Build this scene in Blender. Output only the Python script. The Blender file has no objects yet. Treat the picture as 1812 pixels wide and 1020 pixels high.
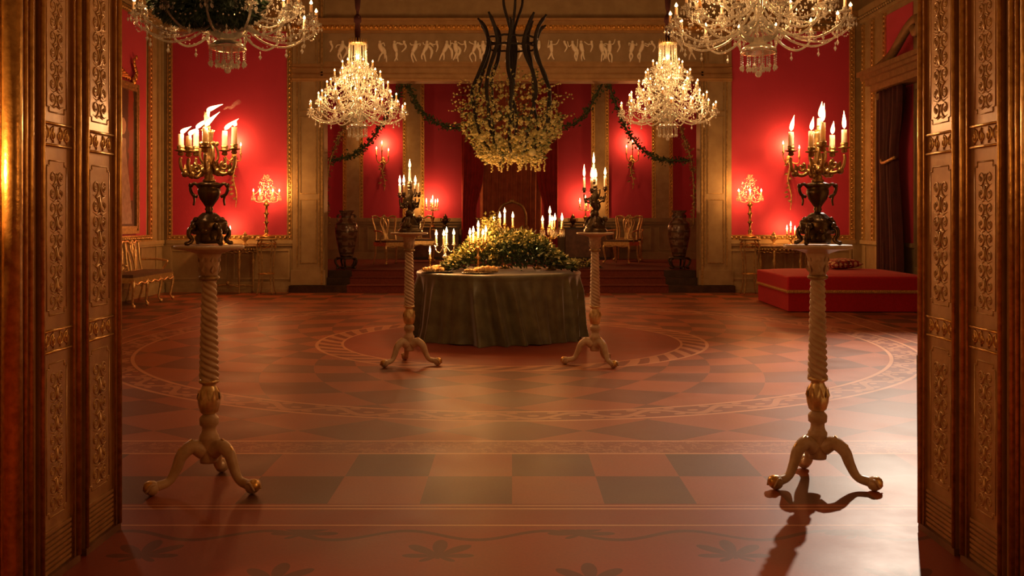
import bpy, math, random
from math import sin, cos, pi, sqrt, atan2, radians as RAD
from mathutils import Vector, Matrix
random.seed(7)
S = bpy.context.scene
C = S.collection
H = 1.42; F = 1700.0; CX = 906.0; HY = 384.0      # eye height, focal length and horizon read off the photograph

# ------------------------------------------------------------------ camera
cd = bpy.data.cameras.new('camera'); cam = bpy.data.objects.new('camera', cd); C.objects.link(cam)
cam.location = (0, 0, H); cam.rotation_euler = (pi/2, 0, 0)
cd.sensor_width = 36; cd.lens = 36*F/1812; cd.shift_y = -(510-HY)/1812; cd.clip_start = .05; cd.clip_end = 200
S.camera = cam
# ------------------------------------------------------------------ exposure, world
S.view_settings.view_transform = 'Standard'; S.view_settings.look = 'None'
S.view_settings.gamma = 1; S.view_settings.exposure = 0.30; S.view_settings.use_curve_mapping = False
S.render.film_transparent = False
S.cycles.use_denoising = True
S.cycles.max_bounces = 7; S.cycles.diffuse_bounces = 3; S.cycles.glossy_bounces = 3
S.cycles.transparent_max_bounces = 24; S.cycles.transmission_bounces = 4
S.cycles.sample_clamp_indirect = 3.0; S.cycles.caustics_reflective = False; S.cycles.caustics_refractive = False
W = bpy.data.worlds.new('world'); S.world = W; W.use_nodes = True
W.node_tree.nodes['Background'].inputs[0].default_value = (1.0, .36, .10, 1)
W.node_tree.nodes['Background'].inputs[1].default_value = .10
WARM = (1.0, .41, .11)
def lamp(name, kind, loc, power, color=WARM, radius=.02, parent=None, rot=None, **kw):
    d = bpy.data.lights.new(name, kind); d.energy = power; d.color = color
    if kind == 'AREA': d.shape = 'RECTANGLE'; d.size, d.size_y = radius
    else: d.shadow_soft_size = radius
    for k, v in kw.items(): setattr(d, k, v)
    o = bpy.data.objects.new(name, d); C.objects.link(o); o.location = loc
    if rot: o.rotation_euler = rot
    if parent: o.parent = parent
    return o
def aim(o, p):
    o.rotation_euler = (Vector(p)-o.location).to_track_quat('-Z', 'Y').to_euler()
# unseen spots added inside the hall, standing in for pale light from the sides
o = lamp('side_spot', 'SPOT', (6.3, 15.4, 5.9), 3900, (1, .80, .62), .10, spot_size=RAD(41), spot_blend=.8)
aim(o, (3.95, 8.0, 0))
o = lamp('side_spot', 'SPOT', (-6.3, 12.6, 2.7), 75, (1, .62, .36), .2, spot_size=RAD(34), spot_blend=.8)
aim(o, (-2.3, 5.0, 0))

# ------------------------------------------------------------------ mesh builder
class MB:
    def __init__(s): s.v = []; s.f = []; s.sm = []
    def add(s, vs, fs, smooth=False, M=None):
        b = len(s.v)
        s.v += [tuple(M @ Vector(p)) for p in vs] if M else [tuple(p) for p in vs]
        s.f += [tuple(b+i for i in f) for f in fs]; s.sm += [smooth]*len(fs)
        return s
    def box(s, x0, x1, y0, y1, z0, z1, M=None):
        vs = [(x, y, z) for x in (x0, x1) for y in (y0, y1) for z in (z0, z1)]
        return s.add(vs, [(0, 1, 3, 2), (4, 6, 7, 5), (0, 4, 5, 1), (2, 3, 7, 6), (0, 2, 6, 4), (1, 5, 7, 3)], False, M)
    def lathe(s, prof, n=16, c=(0, 0, 0), fn=None, smooth=True, M=None):
        vs, fs = [], []
        for (r, z) in prof:
            for k in range(n):
                a = 2*pi*k/n
                rr = fn(r, z, a) if fn else r
                vs.append((c[0]+rr*cos(a), c[1]+rr*sin(a), c[2]+z))
        for i in range(len(prof)-1):
            for k in range(n):
                a, b = i*n+k, i*n+(k+1) % n
                fs.append((a, b, b+n, a+n))
        L = (len(prof)-1)*n
        fs.append(tuple(range(n-1, -1, -1))); fs.append(tuple(L+k for k in range(n)))
        return s.add(vs, fs, smooth, M)
    def tube(s, pts, r, n=6, smooth=True, M=None, flat=1.0):
        pts = [Vector(p) for p in pts]; m = len(pts)
        if m < 2: return s
        rs = [r(i/(m-1)) if callable(r) else r for i in range(m)]
        t0 = (pts[1]-pts[0]).normalized()
        up = Vector((0, 0, 1)) if abs(t0.z) < .9 else Vector((1, 0, 0))
        nn = t0.cross(up).normalized()
        vs, fs = [], []
        for i, p in enumerate(pts):
            t = (pts[min(i+1, m-1)]-pts[max(i-1, 0)])
            t = t.normalized() if t.length > 1e-9 else t0
            nn = nn-t*nn.dot(t)
            nn = nn.normalized() if nn.length > 1e-6 else t.orthogonal().normalized()
            b = t.cross(nn)
            for k in range(n):
                a = 2*pi*k/n
                vs.append(p+(nn*cos(a)+b*sin(a)*flat)*rs[i])
        for i in range(m-1):
            for k in range(n):
                a, b = i*n+k, i*n+(k+1) % n
                fs.append((a, b, b+n, a+n))
        fs.append(tuple(range(n-1, -1, -1))); fs.append(tuple((m-1)*n+k for k in range(n)))
        return s.add(vs, fs, smooth, M)
    def ball(s, c, r, n=8, m=5, sc=(1, 1, 1), M=None):
        vs, fs = [(c[0], c[1], c[2]-r*sc[2])], []
        for i in range(1, m):
            t = -pi/2+pi*i/m
            for k in range(n):
                a = 2*pi*k/n
                vs.append((c[0]+r*sc[0]*cos(t)*cos(a), c[1]+r*sc[1]*cos(t)*sin(a), c[2]+r*sc[2]*sin(t)))
        vs.append((c[0], c[1], c[2]+r*sc[2])); T = len(vs)-1
        for k in range(n):
            k2 = (k+1) % n
            fs.append((0, 1+k2, 1+k)); fs.append((T, T-n+k, T-n+k2))
            for i in range(m-2): fs.append((1+i*n+k, 1+i*n+k2, 1+(i+1)*n+k2, 1+(i+1)*n+k))
        return s.add(vs, fs, True, M)
    def gem(s, c, r, h=None, M=None):
        h = h or r
        return s.add([(c[0]+r, c[1], c[2]), (c[0], c[1]+r, c[2]), (c[0]-r, c[1], c[2]), (c[0], c[1]-r, c[2]), (c[0], c[1], c[2]+h), (c[0], c[1], c[2]-h)],
                     [(0, 1, 4), (1, 2, 4), (2, 3, 4), (3, 0, 4), (1, 0, 5), (2, 1, 5), (3, 2, 5), (0, 3, 5)], False, M)
    def leaf(s, c, d, up, L, w):
        c = Vector(c); d = Vector(d).normalized(); u = Vector(up)-d*Vector(up).dot(d)
        u = u.normalized() if u.length > 1e-4 else d.orthogonal().normalized()
        sd = d.cross(u)
        vs = [c, c+d*L*.45+sd*w/2+u*w*.18, c+d*L-u*w*.2, c+d*L*.45-sd*w/2+u*w*.18, c+d*L*.5]
        return s.add(vs, [(0, 1, 4), (1, 2, 4), (0, 4, 3), (4, 2, 3)], False)
    def build(s, name, m, parent=None, loc=None, rot=None):
        me = bpy.data.meshes.new(name); me.from_pydata(s.v, [], s.f)
        me.polygons.foreach_set('use_smooth', s.sm); me.materials.append(m); me.update()
        return inst(name, me, parent, loc, rot)
def inst(name, me, parent=None, loc=None, rot=None):
    o = bpy.data.objects.new(name, me); C.objects.link(o)
    if parent: o.parent = parent
    if loc: o.location = loc
    if rot: o.rotation_euler = rot
    return o
def thing(name, label, cat, loc=(0, 0, 0), rz=0, group=None):
    o = bpy.data.objects.new(name, None); C.objects.link(o); o.location = loc; o.rotation_euler = (0, 0, rz)
    o.empty_display_size = .1
    return tag(o, label, cat, group)
def tag(o, label, cat, group=None, kind=None):
    o['label'] = label; o['category'] = cat
    if group: o['group'] = group
    if kind: o['kind'] = kind
    return o
def struct(o): o['kind'] = 'structure'; return o
def stuff(o): o['kind'] = 'stuff'; return o
KIDS = {}
def copy_tree(o, parent=None):
    c = o.copy(); C.objects.link(c)
    if parent: c.parent = parent
    for ch in [x for x in o.children]: copy_tree(ch, c)
    return c
def dup(root, loc, rz, label, sc=None, name=None):
    c = copy_tree(root); c.location = loc; c.rotation_euler = (0, 0, rz); c['label'] = label
    if sc: c.scale = sc
    return c
def bez(pts, n=12):                                     # Catmull-Rom through points
    P = [Vector(p) for p in pts]; P = [P[0]*2-P[1]]+P+[P[-1]*2-P[-2]]; out = []
    for i in range(1, len(P)-2):
        a, b, c, d = P[i-1:i+3]
        for k in range(n):
            t = k/n
            out.append(.5*((2*b)+(c-a)*t+(2*a-5*b+4*c-d)*t*t+(3*b-a-3*c+d)*t**3))
    out.append(P[-2]); return out
def at(px, py, D): return Vector(((px-CX)*D/F, D, H-(py-HY)*D/F))

# ------------------------------------------------------------------ node helpers and materials
class E:
    def __init__(s, nt, v): s.nt = nt; s.v = v
    def _m(s, op, *a):
        n = s.nt.nodes.new('ShaderNodeMath'); n.operation = op
        for i, x in enumerate((s,)+a):
            x = x.v if isinstance(x, E) else x
            if isinstance(x, (int, float)): n.inputs[i].default_value = x
            else: s.nt.links.new(x, n.inputs[i])
        return E(s.nt, n.outputs[0])
    def __add__(s, o): return s._m('ADD', o)
    def __sub__(s, o): return s._m('SUBTRACT', o)
    def __mul__(s, o): return s._m('MULTIPLY', o)
    def __truediv__(s, o): return s._m('DIVIDE', o)
    def gt(s, o): return s._m('GREATER_THAN', o)
    def lt(s, o): return s._m('LESS_THAN', o)
    def sin(s): return s._m('SINE')
    def cos(s): return s._m('COSINE')
    def abs(s): return s._m('ABSOLUTE')
    def sqrt(s): return s._m('SQRT')
    def log(s): return s._m('LOGARITHM', 2.71828)
    def fl(s): return s._m('FLOOR')
    def mod(s, o): return s._m('FLOORED_MODULO', o)
    def fr(s): return s._m('FRACT')
    def atan2(s, o): return s._m('ARCTAN2', o)
    def mx(s, o): return s._m('MAXIMUM', o)
    def mn(s, o): return s._m('MINIMUM', o)
    def band(s, a, b): return s.gt(a)*s.lt(b)
    def near(s, c, w): return (s-c).abs().lt(w)
def newmat(name):
    m = bpy.data.materials.new(name); m.use_nodes = True
    nt = m.node_tree; return m, nt, nt.nodes['Principled BSDF']
def mixc(nt, f, a, b):
    n = nt.nodes.new('ShaderNodeMix'); n.data_type = 'RGBA'
    for i, x in ((0, f), (6, a), (7, b)):
        x = x.v if isinstance(x, E) else x
        if isinstance(x, (int, float)): n.inputs[i].default_value = x
        elif isinstance(x, tuple): n.inputs[i].default_value = (*x, 1)
        else: nt.links.new(x, n.inputs[i])
    return n.outputs[2]
def objxyz(nt):
    t = nt.nodes.new('ShaderNodeTexCoord'); s = nt.nodes.new('ShaderNodeSeparateXYZ')
    nt.links.new(t.outputs['Object'], s.inputs[0]); return t.outputs['Object'], [E(nt, s.outputs[i]) for i in range(3)]
def noise(nt, vec, scale, detail=3, rough=.55):
    n = nt.nodes.new('ShaderNodeTexNoise'); n.inputs['Scale'].default_value = scale
    n.inputs['Detail'].default_value = detail; n.inputs['Roughness'].default_value = rough
    if vec is not None: nt.links.new(vec, n.inputs['Vector'])
    return E(nt, n.outputs[0])
def bump(nt, bsdf, h, strength=.3, dist=.01):
    b = nt.nodes.new('ShaderNodeBump'); b.inputs['Strength'].default_value = strength; b.inputs['Distance'].default_value = dist
    nt.links.new(h.v, b.inputs['Height']); nt.links.new(b.outputs[0], bsdf.inputs['Normal'])
def mat(name, col, rough=.5, metal=0, col2=None, scale=8, bmp=0, sheen=0, spec=.5, detail=4):
    m, nt, b = newmat(name)
    vec, _ = objxyz(nt)
    if col2 or bmp:
        nz = noise(nt, vec, scale, detail)
        if col2: nt.links.new(mixc(nt, (nz-.35)*3.3, col, col2), b.inputs['Base Color'])
        if bmp: bump(nt, b, nz, bmp)
    if not col2: b.inputs['Base Color'].default_value = (*col, 1)
    b.inputs['Roughness'].default_value = rough; b.inputs['Metallic'].default_value = metal
    b.inputs['Specular IOR Level'].default_value = spec
    if sheen: b.inputs['Sheen Weight'].default_value = sheen; b.inputs['Sheen Roughness'].default_value = .35
    return m
M = {}
M['gilt'] = mat('gilt', (.85, .52, .16), .34, .85, (.55, .30, .08), 30, .25)
M['old_gilt'] = mat('old_gilt', (.50, .33, .13), .48, .5, (.26, .16, .06), 22, .3)
M['pale_gilt'] = mat('pale_gilt', (.95, .72, .34), .3, .7, (.7, .46, .18), 25, .15)
M['frame_gilt'] = mat('frame_gilt', (.80, .55, .22), .30, .7, (.5, .32, .12), 20, .15)
M['cornice'] = mat('cornice', (.42, .25, .10), .5, .15, (.34, .19, .07), 6, .1)
M['pediment'] = mat('pediment', (.30, .17, .07), .6, .2, (.2, .11, .04), 8, .3)
M['bronze'] = mat('bronze', (.075, .045, .022), .32, .8, (.16, .10, .04), 18, .3)
M['brass'] = mat('brass', (.62, .38, .13), .32, .9, (.30, .17, .055), 22, .25)
M['silver'] = mat('silver', (.75, .66, .50), .25, .95)
M['cream'] = mat('cream', (.70, .50, .30), .40, 0, (.52, .34, .18), 14, .15)
M['stone'] = mat('stone', (.37, .27, .135), .5, 0, (.29, .20, .095), 5, .2)
M['stone_light'] = mat('stone_light', (.44, .33, .17), .5, 0, (.35, .25, .12), 6, .2)
M['frieze'] = mat('frieze', (.36, .25, .13), .6, 0, (.28, .19, .09), 5, .2)
M['plaster'] = mat('plaster', (.50, .40, .25), .8, 0, (.42, .33, .2), 3, .1)
M['relief'] = mat('relief', (.95, .88, .70), .5)
M['leafwood'] = mat('leafwood', (.52, .29, .10), .40, .35, (.40, .21, .065), 12, .12)
M['leafscroll'] = mat('leafscroll', (.62, .38, .14), .42, .5, (.42, .24, .08), 26, .2)
M['darkwood'] = mat('darkwood', (.06, .03, .015), .35, 0, (.03, .015, .008), 9, .1)
M['wood'] = mat('wood', (.26, .12, .05), .35, 0, (.15, .065, .025), 10, .1)
M['iron'] = mat('iron', (.035, .024, .016), .6, .4, (.02, .015, .01), 25, .4)
M['red_carpet'] = mat('red_carpet', (.20, .040, .022), .95, 0, (.14, .024, .014), 40, .3)
M['red_velvet'] = mat('red_velvet', (.52, .006, .020), .85, 0, (.44, .005, .014), 30, .1, sheen=.08)
M['dark_drape'] = mat('dark_drape', (.06, .008, .008), .85, 0, (.04, .005, .005), 6, .1)
M['drape_red'] = mat('drape_red', (.48, .03, .03), .75, 0, (.34, .02, .02), 6, .1, sheen=.3)
M['drape_brown'] = mat('drape_brown', (.50, .14, .06), .75, 0, (.36, .09, .04), 6, .1, sheen=.3)
M['green_velvet'] = mat('green_velvet', (.17, .145, .06), .42, 0, (.10, .08, .035), 7, .1, sheen=1.0)
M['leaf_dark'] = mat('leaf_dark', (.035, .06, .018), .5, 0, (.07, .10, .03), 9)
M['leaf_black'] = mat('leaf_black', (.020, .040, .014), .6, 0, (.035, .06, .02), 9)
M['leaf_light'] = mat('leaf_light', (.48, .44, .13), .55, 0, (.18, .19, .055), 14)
M['blossom'] = mat('blossom', (.80, .70, .30), .6, 0, (.52, .44, .13), 20)
M['pastry'] = mat('pastry', (.72, .36, .09), .5, 0, (.85, .55, .2), 22, .5)
M['seat_brown'] = mat('seat_brown', (.16, .085, .04), .7, 0, (.11, .055, .025), 20, .1)
M['black'] = mat('black', (.012, .01, .01), .6)
M['trim_gold'] = mat('trim_gold', (.75, .42, .12), .5, .3, (.45, .22, .06), 60, .4)
def silk():
    m, nt, b = newmat('silk'); vec, (x, y, z) = objxyz(nt)
    n1 = noise(nt, vec, 1.3, 2); n2 = noise(nt, vec, 60, 2)
    nt.links.new(mixc(nt, (n1*.7+n2*.3-.3)*2.4, (.46, .026, .075), (.56, .036, .095)), b.inputs['Base Color'])
    b.inputs['Roughness'].default_value = .62; b.inputs['Sheen Weight'].default_value = .15; bump(nt, b, n2, .15)
    return m
M['silk'] = silk()
def wax():
    m, nt, b = newmat('wax'); b.inputs['Base Color'].default_value = (1, .88, .66, 1); b.inputs['Roughness'].default_value = .4
    t = nt.nodes.new('ShaderNodeBsdfTranslucent'); t.inputs[0].default_value = (1, .7, .35, 1)
    mx = nt.nodes.new('ShaderNodeMixShader'); mx.inputs[0].default_value = .45
    nt.links.new(b.outputs[0], mx.inputs[1]); nt.links.new(t.outputs[0], mx.inputs[2])
    nt.links.new(mx.outputs[0], nt.nodes['Material Output'].inputs[0]); return m
M['wax'] = wax()
def flame_mat(name, k):
    m, nt, b = newmat(name); nt.nodes.remove(b)
    vec, (x, y, z) = objxyz(nt)
    lw = nt.nodes.new('ShaderNodeLayerWeight'); lw.inputs[0].default_value = .35
    e = nt.nodes.new('ShaderNodeEmission'); e.inputs[1].default_value = k
    nt.links.new(mixc(nt, E(nt, lw.outputs[1]), (1, .72, .36), (1, .34, .06)), e.inputs[0])
    t = nt.nodes.new('ShaderNodeBsdfTransparent'); a = nt.nodes.new('ShaderNodeAddShader')
    nt.links.new(e.outputs[0], a.inputs[0]); nt.links.new(t.outputs[0], a.inputs[1])
    nt.links.new(a.outputs[0], nt.nodes['Material Output'].inputs[0])
    m.cycles.emission_sampling = 'NONE'; return m
M['flame'] = flame_mat('flame', 7.0)
M['flame_small'] = flame_mat('flame_small', 5.0)
def crystal(name, tint, dif):
    m, nt, b = newmat(name); nt.nodes.remove(b)
    g = nt.nodes.new('ShaderNodeBsdfGlossy'); g.inputs[0].default_value = (*tint, 1); g.inputs[1].default_value = .12
    t = nt.nodes.new('ShaderNodeBsdfTransparent'); t.inputs[0].default_value = (.97, .93, .86, 1)
    d = nt.nodes.new('ShaderNodeBsdfDiffuse'); d.inputs[0].default_value = (1, .97, .88, 1)
    tr = nt.nodes.new('ShaderNodeBsdfTranslucent'); tr.inputs[0].default_value = (1, .97, .88, 1)
    lw = nt.nodes.new('ShaderNodeLayerWeight'); lw.inputs[0].default_value = .45
    dm = nt.nodes.new('ShaderNodeMixShader'); dm.inputs[0].default_value = .5
    nt.links.new(d.outputs[0], dm.inputs[1]); nt.links.new(tr.outputs[0], dm.inputs[2])
    a = nt.nodes.new('ShaderNodeMixShader'); nt.links.new(lw.outputs[0], a.inputs[0])
    nt.links.new(t.outputs[0], a.inputs[1]); nt.links.new(g.outputs[0], a.inputs[2])
    c = nt.nodes.new('ShaderNodeMixShader'); c.inputs[0].default_value = dif
    nt.links.new(a.outputs[0], c.inputs[1]); nt.links.new(dm.outputs[0], c.inputs[2])
    nt.links.new(c.outputs[0], nt.nodes['Material Output'].inputs[0]); return m
M['crystal'] = crystal('crystal', (1, .97, .88), .34)
M['crystal_arm'] = crystal('crystal_arm', (1, .95, .82), .14)
def porcelain():
    m, nt, b = newmat('porcelain'); vec, (x, y, z) = objxyz(nt)
    a = y.atan2(x); n = noise(nt, vec, 9, 4)
    band = (z*22).sin().abs().gt(.93)
    fig = ((a*5).sin()*(z*26+n*4).sin()).gt(.1)
    c = mixc(nt, fig, (.17, .095, .06), (.10, .04, .025)); c = mixc(nt, n.gt(.58), c, (.24, .17, .12)); c = mixc(nt, band, c, (.08, .045, .03))
    nt.links.new(c, b.inputs['Base Color']); b.inputs['Roughness'].default_value = .2; return m
M['porcelain'] = porcelain()
def cushion_mat():
    m, nt, b = newmat('cushion_cloth'); vec, (x, y, z) = objxyz(nt)
    f = ((x*34).sin()*(y*34).sin()).abs().gt(.45); n = noise(nt, vec, 20, 3)
    c = mixc(nt, f, (.30, .02, .02), (.66, .42, .24)); c = mixc(nt, n.gt(.56), c, (.12, .02, .015))
    nt.links.new(c, b.inputs['Base Color']); b.inputs['Roughness'].default_value = .8; return m
M['cushion'] = cushion_mat()

# ------------------------------------------------------------------ the patterned floor
def floor_mat():
    m, nt, b = newmat('floor_pattern'); vec, (x, y, z) = objxyz(nt)
    n1 = noise(nt, vec, 2.2, 4); n2 = noise(nt, vec, 70, 2); n3 = noise(nt, vec, 9, 5, .7)
    CY = 11.05
    dx = x; dy = y-CY; r = (dx*dx+dy*dy).sqrt(); th = dy.atan2(dx)
    red, brown, dark, line = (.33, .105, .055), (.36, .105, .042), (.20, .072, .036), (.60, .27, .13)
    # swirling lozenges between the two rings, large diamonds outside
    u = th*(12/pi); v = (r/2.2).log()*5.2
    chk = ((u+v).fl()+(u-v).fl()).mod(2)
    col = mixc(nt, chk, brown, dark)
    dm = ((dx/.95+dy/.72).fl()+(dx/.95-dy/.72).fl()).mod(2)
    out = r.gt(4.36)
    col = mixc(nt, out, col, mixc(nt, dm, brown, dark))
    # outer ring with scrollwork
    scr = ((th*44).sin()*.09+4.215-r).abs().lt(.035+.0)
    scr = scr.mx(((th*88).cos()*(r*34).sin()).gt(.62))
    ring = r.band(4.07, 4.36)
    col = mixc(nt, ring, col, mixc(nt, scr*.65, (.25, .075, .035), line))
    col = mixc(nt, (r.near(4.06, .018)).mx(r.near(4.37, .018)), col, line)
    # inner ring with slanted blocks, plain inside
    col = mixc(nt, r.lt(2.2), col, (.30, .065, .03))
    blk = ((th*(22/pi)+(r-1.95)*4).fr()).gt(.5)
    col = mixc(nt, r.band(1.93, 2.2), col, mixc(nt, blk, (.24, .065, .03), (.50, .20, .09)))
    col = mixc(nt, r.near(2.2, .018).mx(r.near(1.92, .014)), col, line)
    # square border
    ax = dx.abs()-.20; ay = dy.abs()-.12*0
    q = (dx.abs()+.42).mx(ay)            # side borders sit closer in than the ends
    bd = q.band(4.97, 5.29)
    vein = ((n3*26).sin()).gt(.72)
    col = mixc(nt, q.gt(4.97), col, (.30, .08, .035))
    col = mixc(nt, bd, col, mixc(nt, vein*.45, (.29, .085, .038), line))
    # squares in two rows outside the border
    tx = (x/.457).fl(); ty = ((y-4.75)/.505).fl()
    sq = (tx+ty).mod(2)
    col = mixc(nt, q.gt(5.29), col, mixc(nt, sq, (.36, .10, .04), (.155, .066, .032)))
    col = mixc(nt, q.near(4.97, .014).mx(q.near(5.29, .014)), col, line)
    # threshold strip and foreground damask
    col = mixc(nt, y.lt(4.75), col, (.27, .052, .022))
    cx = ((x/.62).fr()-.5)*.62; cyy = (((y-4.02)/.56+(x/.62).fl().mod(2)*.5).fr()-.5)*.56
    rr = (cx*cx+cyy*cyy).sqrt(); ta = cx.atan2(cyy)
    pet = rr.lt(((ta*4).cos().abs()*.75+.25)*((ta*.5).cos().abs()*.17+.03))
    wav = ((x*10).sin()*.06+4.28-y).abs().lt(.018)
    dmk = pet.mx(wav).mx(n3.gt(.69))*y.lt(4.36)
    col = mixc(nt, dmk*.85, col, (.10, .028, .014))
    col = mixc(nt, y.near(4.72, .008).mx(y.near(4.67, .010)).mx(y.near(4.42, .008)), col, line)
    # wear
    wn = (n1-.5)*.5+(n2-.5)*.35
    hs = nt.nodes.new('ShaderNodeHueSaturation'); nt.links.new(col, hs.inputs['Color']); nt.links.new((wn+.88).v, hs.inputs['Value'])
    nt.links.new(hs.outputs[0], b.inputs['Base Color'])
    nt.links.new((n1*.25+.30).v, b.inputs['Roughness']); b.inputs['Specular IOR Level'].default_value = .12
    bump(nt, b, n3, .12, .004)
    return m
M['floor'] = floor_mat()
struct(MB().box(-7, 7, -1.5, 18.05, -.2, 0).build('floor', M['floor']))

# ------------------------------------------------------------------ room shell
XL, XR, YB, ZC = -6.58, 6.58, 18.1, 6.6
struct(MB().box(-7, 7, 3.55, 24, ZC, ZC+.2).build('ceiling', M['plaster']))
def bead_row(mb, p0, p1, r, step, sc=(1, 1, 1), n=5, m=4):
    p0, p1 = Vector(p0), Vector(p1); L = (p1-p0).length; k = max(1, int(L/step))
    for i in range(k):
        p = p0.lerp(p1, (i+.5)/k); mb.ball(p, r, n, m, sc)
def frame(mb, axis, plane, a0, a1, z0, z1, w=.05, out=-1, beads=True, t=.04, sides='LRTB'):
    """gilded picture rail frame on a wall; axis 'x': runs along X on plane y=plane, 'y': along Y on plane x=plane; a0..a1 outer edges"""
    def bx(u0, u1, v0, v1, d):
        e = plane+out*d; lo, hi = min(plane, e), max(plane, e)
        if axis == 'x': mb.box(u0, u1, lo, hi, v0, v1)
        else: mb.box(lo, hi, u0, u1, v0, v1)
    for s_ in sides:
        for (o0, o1, d) in ((0, .25, t), (.25, .75, t*.4), (.75, 1, t*1.0)):
            if s_ == 'L': bx(a0+w*o0, a0+w*o1, z0+w*.0, z1-w*0, d)
            if s_ == 'R': bx(a1-w*o1, a1-w*o0, z0, z1, d)
            if s_ == 'T': bx(a0, a1, z1-w*o1, z1-w*o0, d-.002)
            if s_ == 'B': bx(a0, a1, z0+w*o0, z0+w*o1, d-.002)
    if beads:
        e = plane+out*t*.6; P = lambda u, v: (u, e, v) if axis == 'x' else (e, u, v); r = w*.26
        if 'L' in sides: bead_row(mb, P(a0+w/2, z0), P(a0+w/2, z1), r, .085, (1, 1, 1.25))
        if 'R' in sides: bead_row(mb, P(a1-w/2, z0), P(a1-w/2, z1), r, .085, (1, 1, 1.25))
        if 'T' in sides: bead_row(mb, P(a0, z1-w/2), P(a1, z1-w/2), r, .085, (1.2, 1.2, 1))
        if 'B' in sides: bead_row(mb, P(a0, z0+w/2), P(a1, z0+w/2), r, .085, (1.2, 1.2, 1))
def sx(px, D=YB): return (px-CX)*D/F
def sz(py, D=YB): return H-(py-HY)*D/F
def panelling(mb, x0, x1, y, z0, z1, out=-1, w=.03, t=.018):   # raised rectangular fillet on a wall facing the camera
    e = y+out*t; lo, hi = min(y, e), max(y, e)
    mb.box(x0, x0+w, lo, hi, z0, z1).box(x1-w, x1, lo, hi, z0, z1).box(x0+w, x1-w, lo, hi, z1-w, z1).box(x0+w, x1-w, lo, hi, z0, z0+w)
OX = 3.53; OZ = 3.97     # alcove opening half width and height
wb = MB()
wb.box(XL-.3, -OX, YB, YB+.3, 0, ZC).box(OX, XR+.3, YB, YB+.3, 0, ZC).box(-OX, OX, YB, YB+.3, OZ, ZC)
wall_back = struct(wb.build('wall_back', M['stone']))
DZ = .985                # dado rail height
ZT = sz(52)              # top of the silk
n_trim = [0]
def trim(mb, m):
    n_trim[0] += 1
    return struct(mb.build('trim_%d' % n_trim[0], m))
RP = [(300, 515), (1284, 1508)]
for (a, b_) in RP:
    MB().box(sx(a), sx(b_), YB-.012, YB-.001, DZ, ZT+.02).build('silk_panel', M['silk'], wall_back)
    f = MB(); frame(f, 'x', YB-.012, sx(a)-.03, sx(b_)+.03, DZ+.0, ZT+.05, .095); trim(f, M['frame_gilt'])
    d = MB(); d.box(sx(a)-.05, sx(b_)+.05, YB-.05, YB, DZ-.07, DZ); d.box(sx(a)-.05, sx(b_)+.05, YB-.035, YB, DZ-.11, DZ-.07)
    panelling(d, sx(a)+.02, (sx(a)+sx(b_))/2-.06, YB, .24, DZ-.18); panelling(d, (sx(a)+sx(b_))/2+.06, sx(b_)-.02, YB, .24, DZ-.18)
    trim(d, M['stone_light'])
for sgn in (-1, 1):
    # flat pilaster beside the opening with gilt fillets
    a, b_ = sorted((sgn*4.12, sgn*OX)); p = MB()
    p.box(a, b_, YB-.07, YB, .14, ZC)
    p.box(a-.03, b_+.03, YB-.10, YB-.07, .14, .42); trim(p, M['stone'])
    p = MB()
    for xx in (a+.09, b_-.09): p.box(xx-.012, xx+.012, YB-.085, YB-.07, .5, ZC)
    for (z0, z1) in ((.55, 1.75), (1.85, 3.3), (3.4, 5.2)): panelling(p, a+.14, b_-.14, YB-.07, z0, z1, w=.014, t=.012)
    xx = sgn*(OX+.035); p.box(xx-.02, xx+.02, YB-.11, YB-.07, .14, ZC); trim(p, M['old_gilt'])
    # narrow corner strip
    c = MB(); a, b_ = sorted((sgn*(6.58), sgn*6.42)); c.box(a, b_, YB-.03, YB, 0, ZC); trim(c, M['stone'])
# lintel: cornice, frieze with relief dancers, architrave
li = MB(); x0, x1 = -4.12, 4.12
for (ya, yb_, d) in ((145, 136, .13), (136, 128, .11), (128, 114, .09), (114, 110, .06), (60, 56, .10), (47, 40, .18), (40, 36, .22)):
    li.box(x0, x1, YB-d, YB, sz(ya), sz(yb_))
for ya in (141, 132, 121): li.tube([(x0, YB-.13+(141-ya)*.0015, sz(ya)), (x1, YB-.13+(141-ya)*.0015, sz(ya))], .014, 6)
trim(li, M['cornice'])
li = MB(); li.box(x0, x1, YB-.15, YB, sz(56), sz(47))
bead_row(li, (x0, YB-.17, sz(51)), (x1, YB-.17, sz(51)), .035, .09, (1, 1, 1)); trim(li, M['gilt'])
li = MB(); li.box(x0, x1, YB-.05, YB, sz(110), sz(60)); fr = trim(li, M['frieze'])
rl = MB(); rnd = random.Random(3)
k = 0; px = 585
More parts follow.
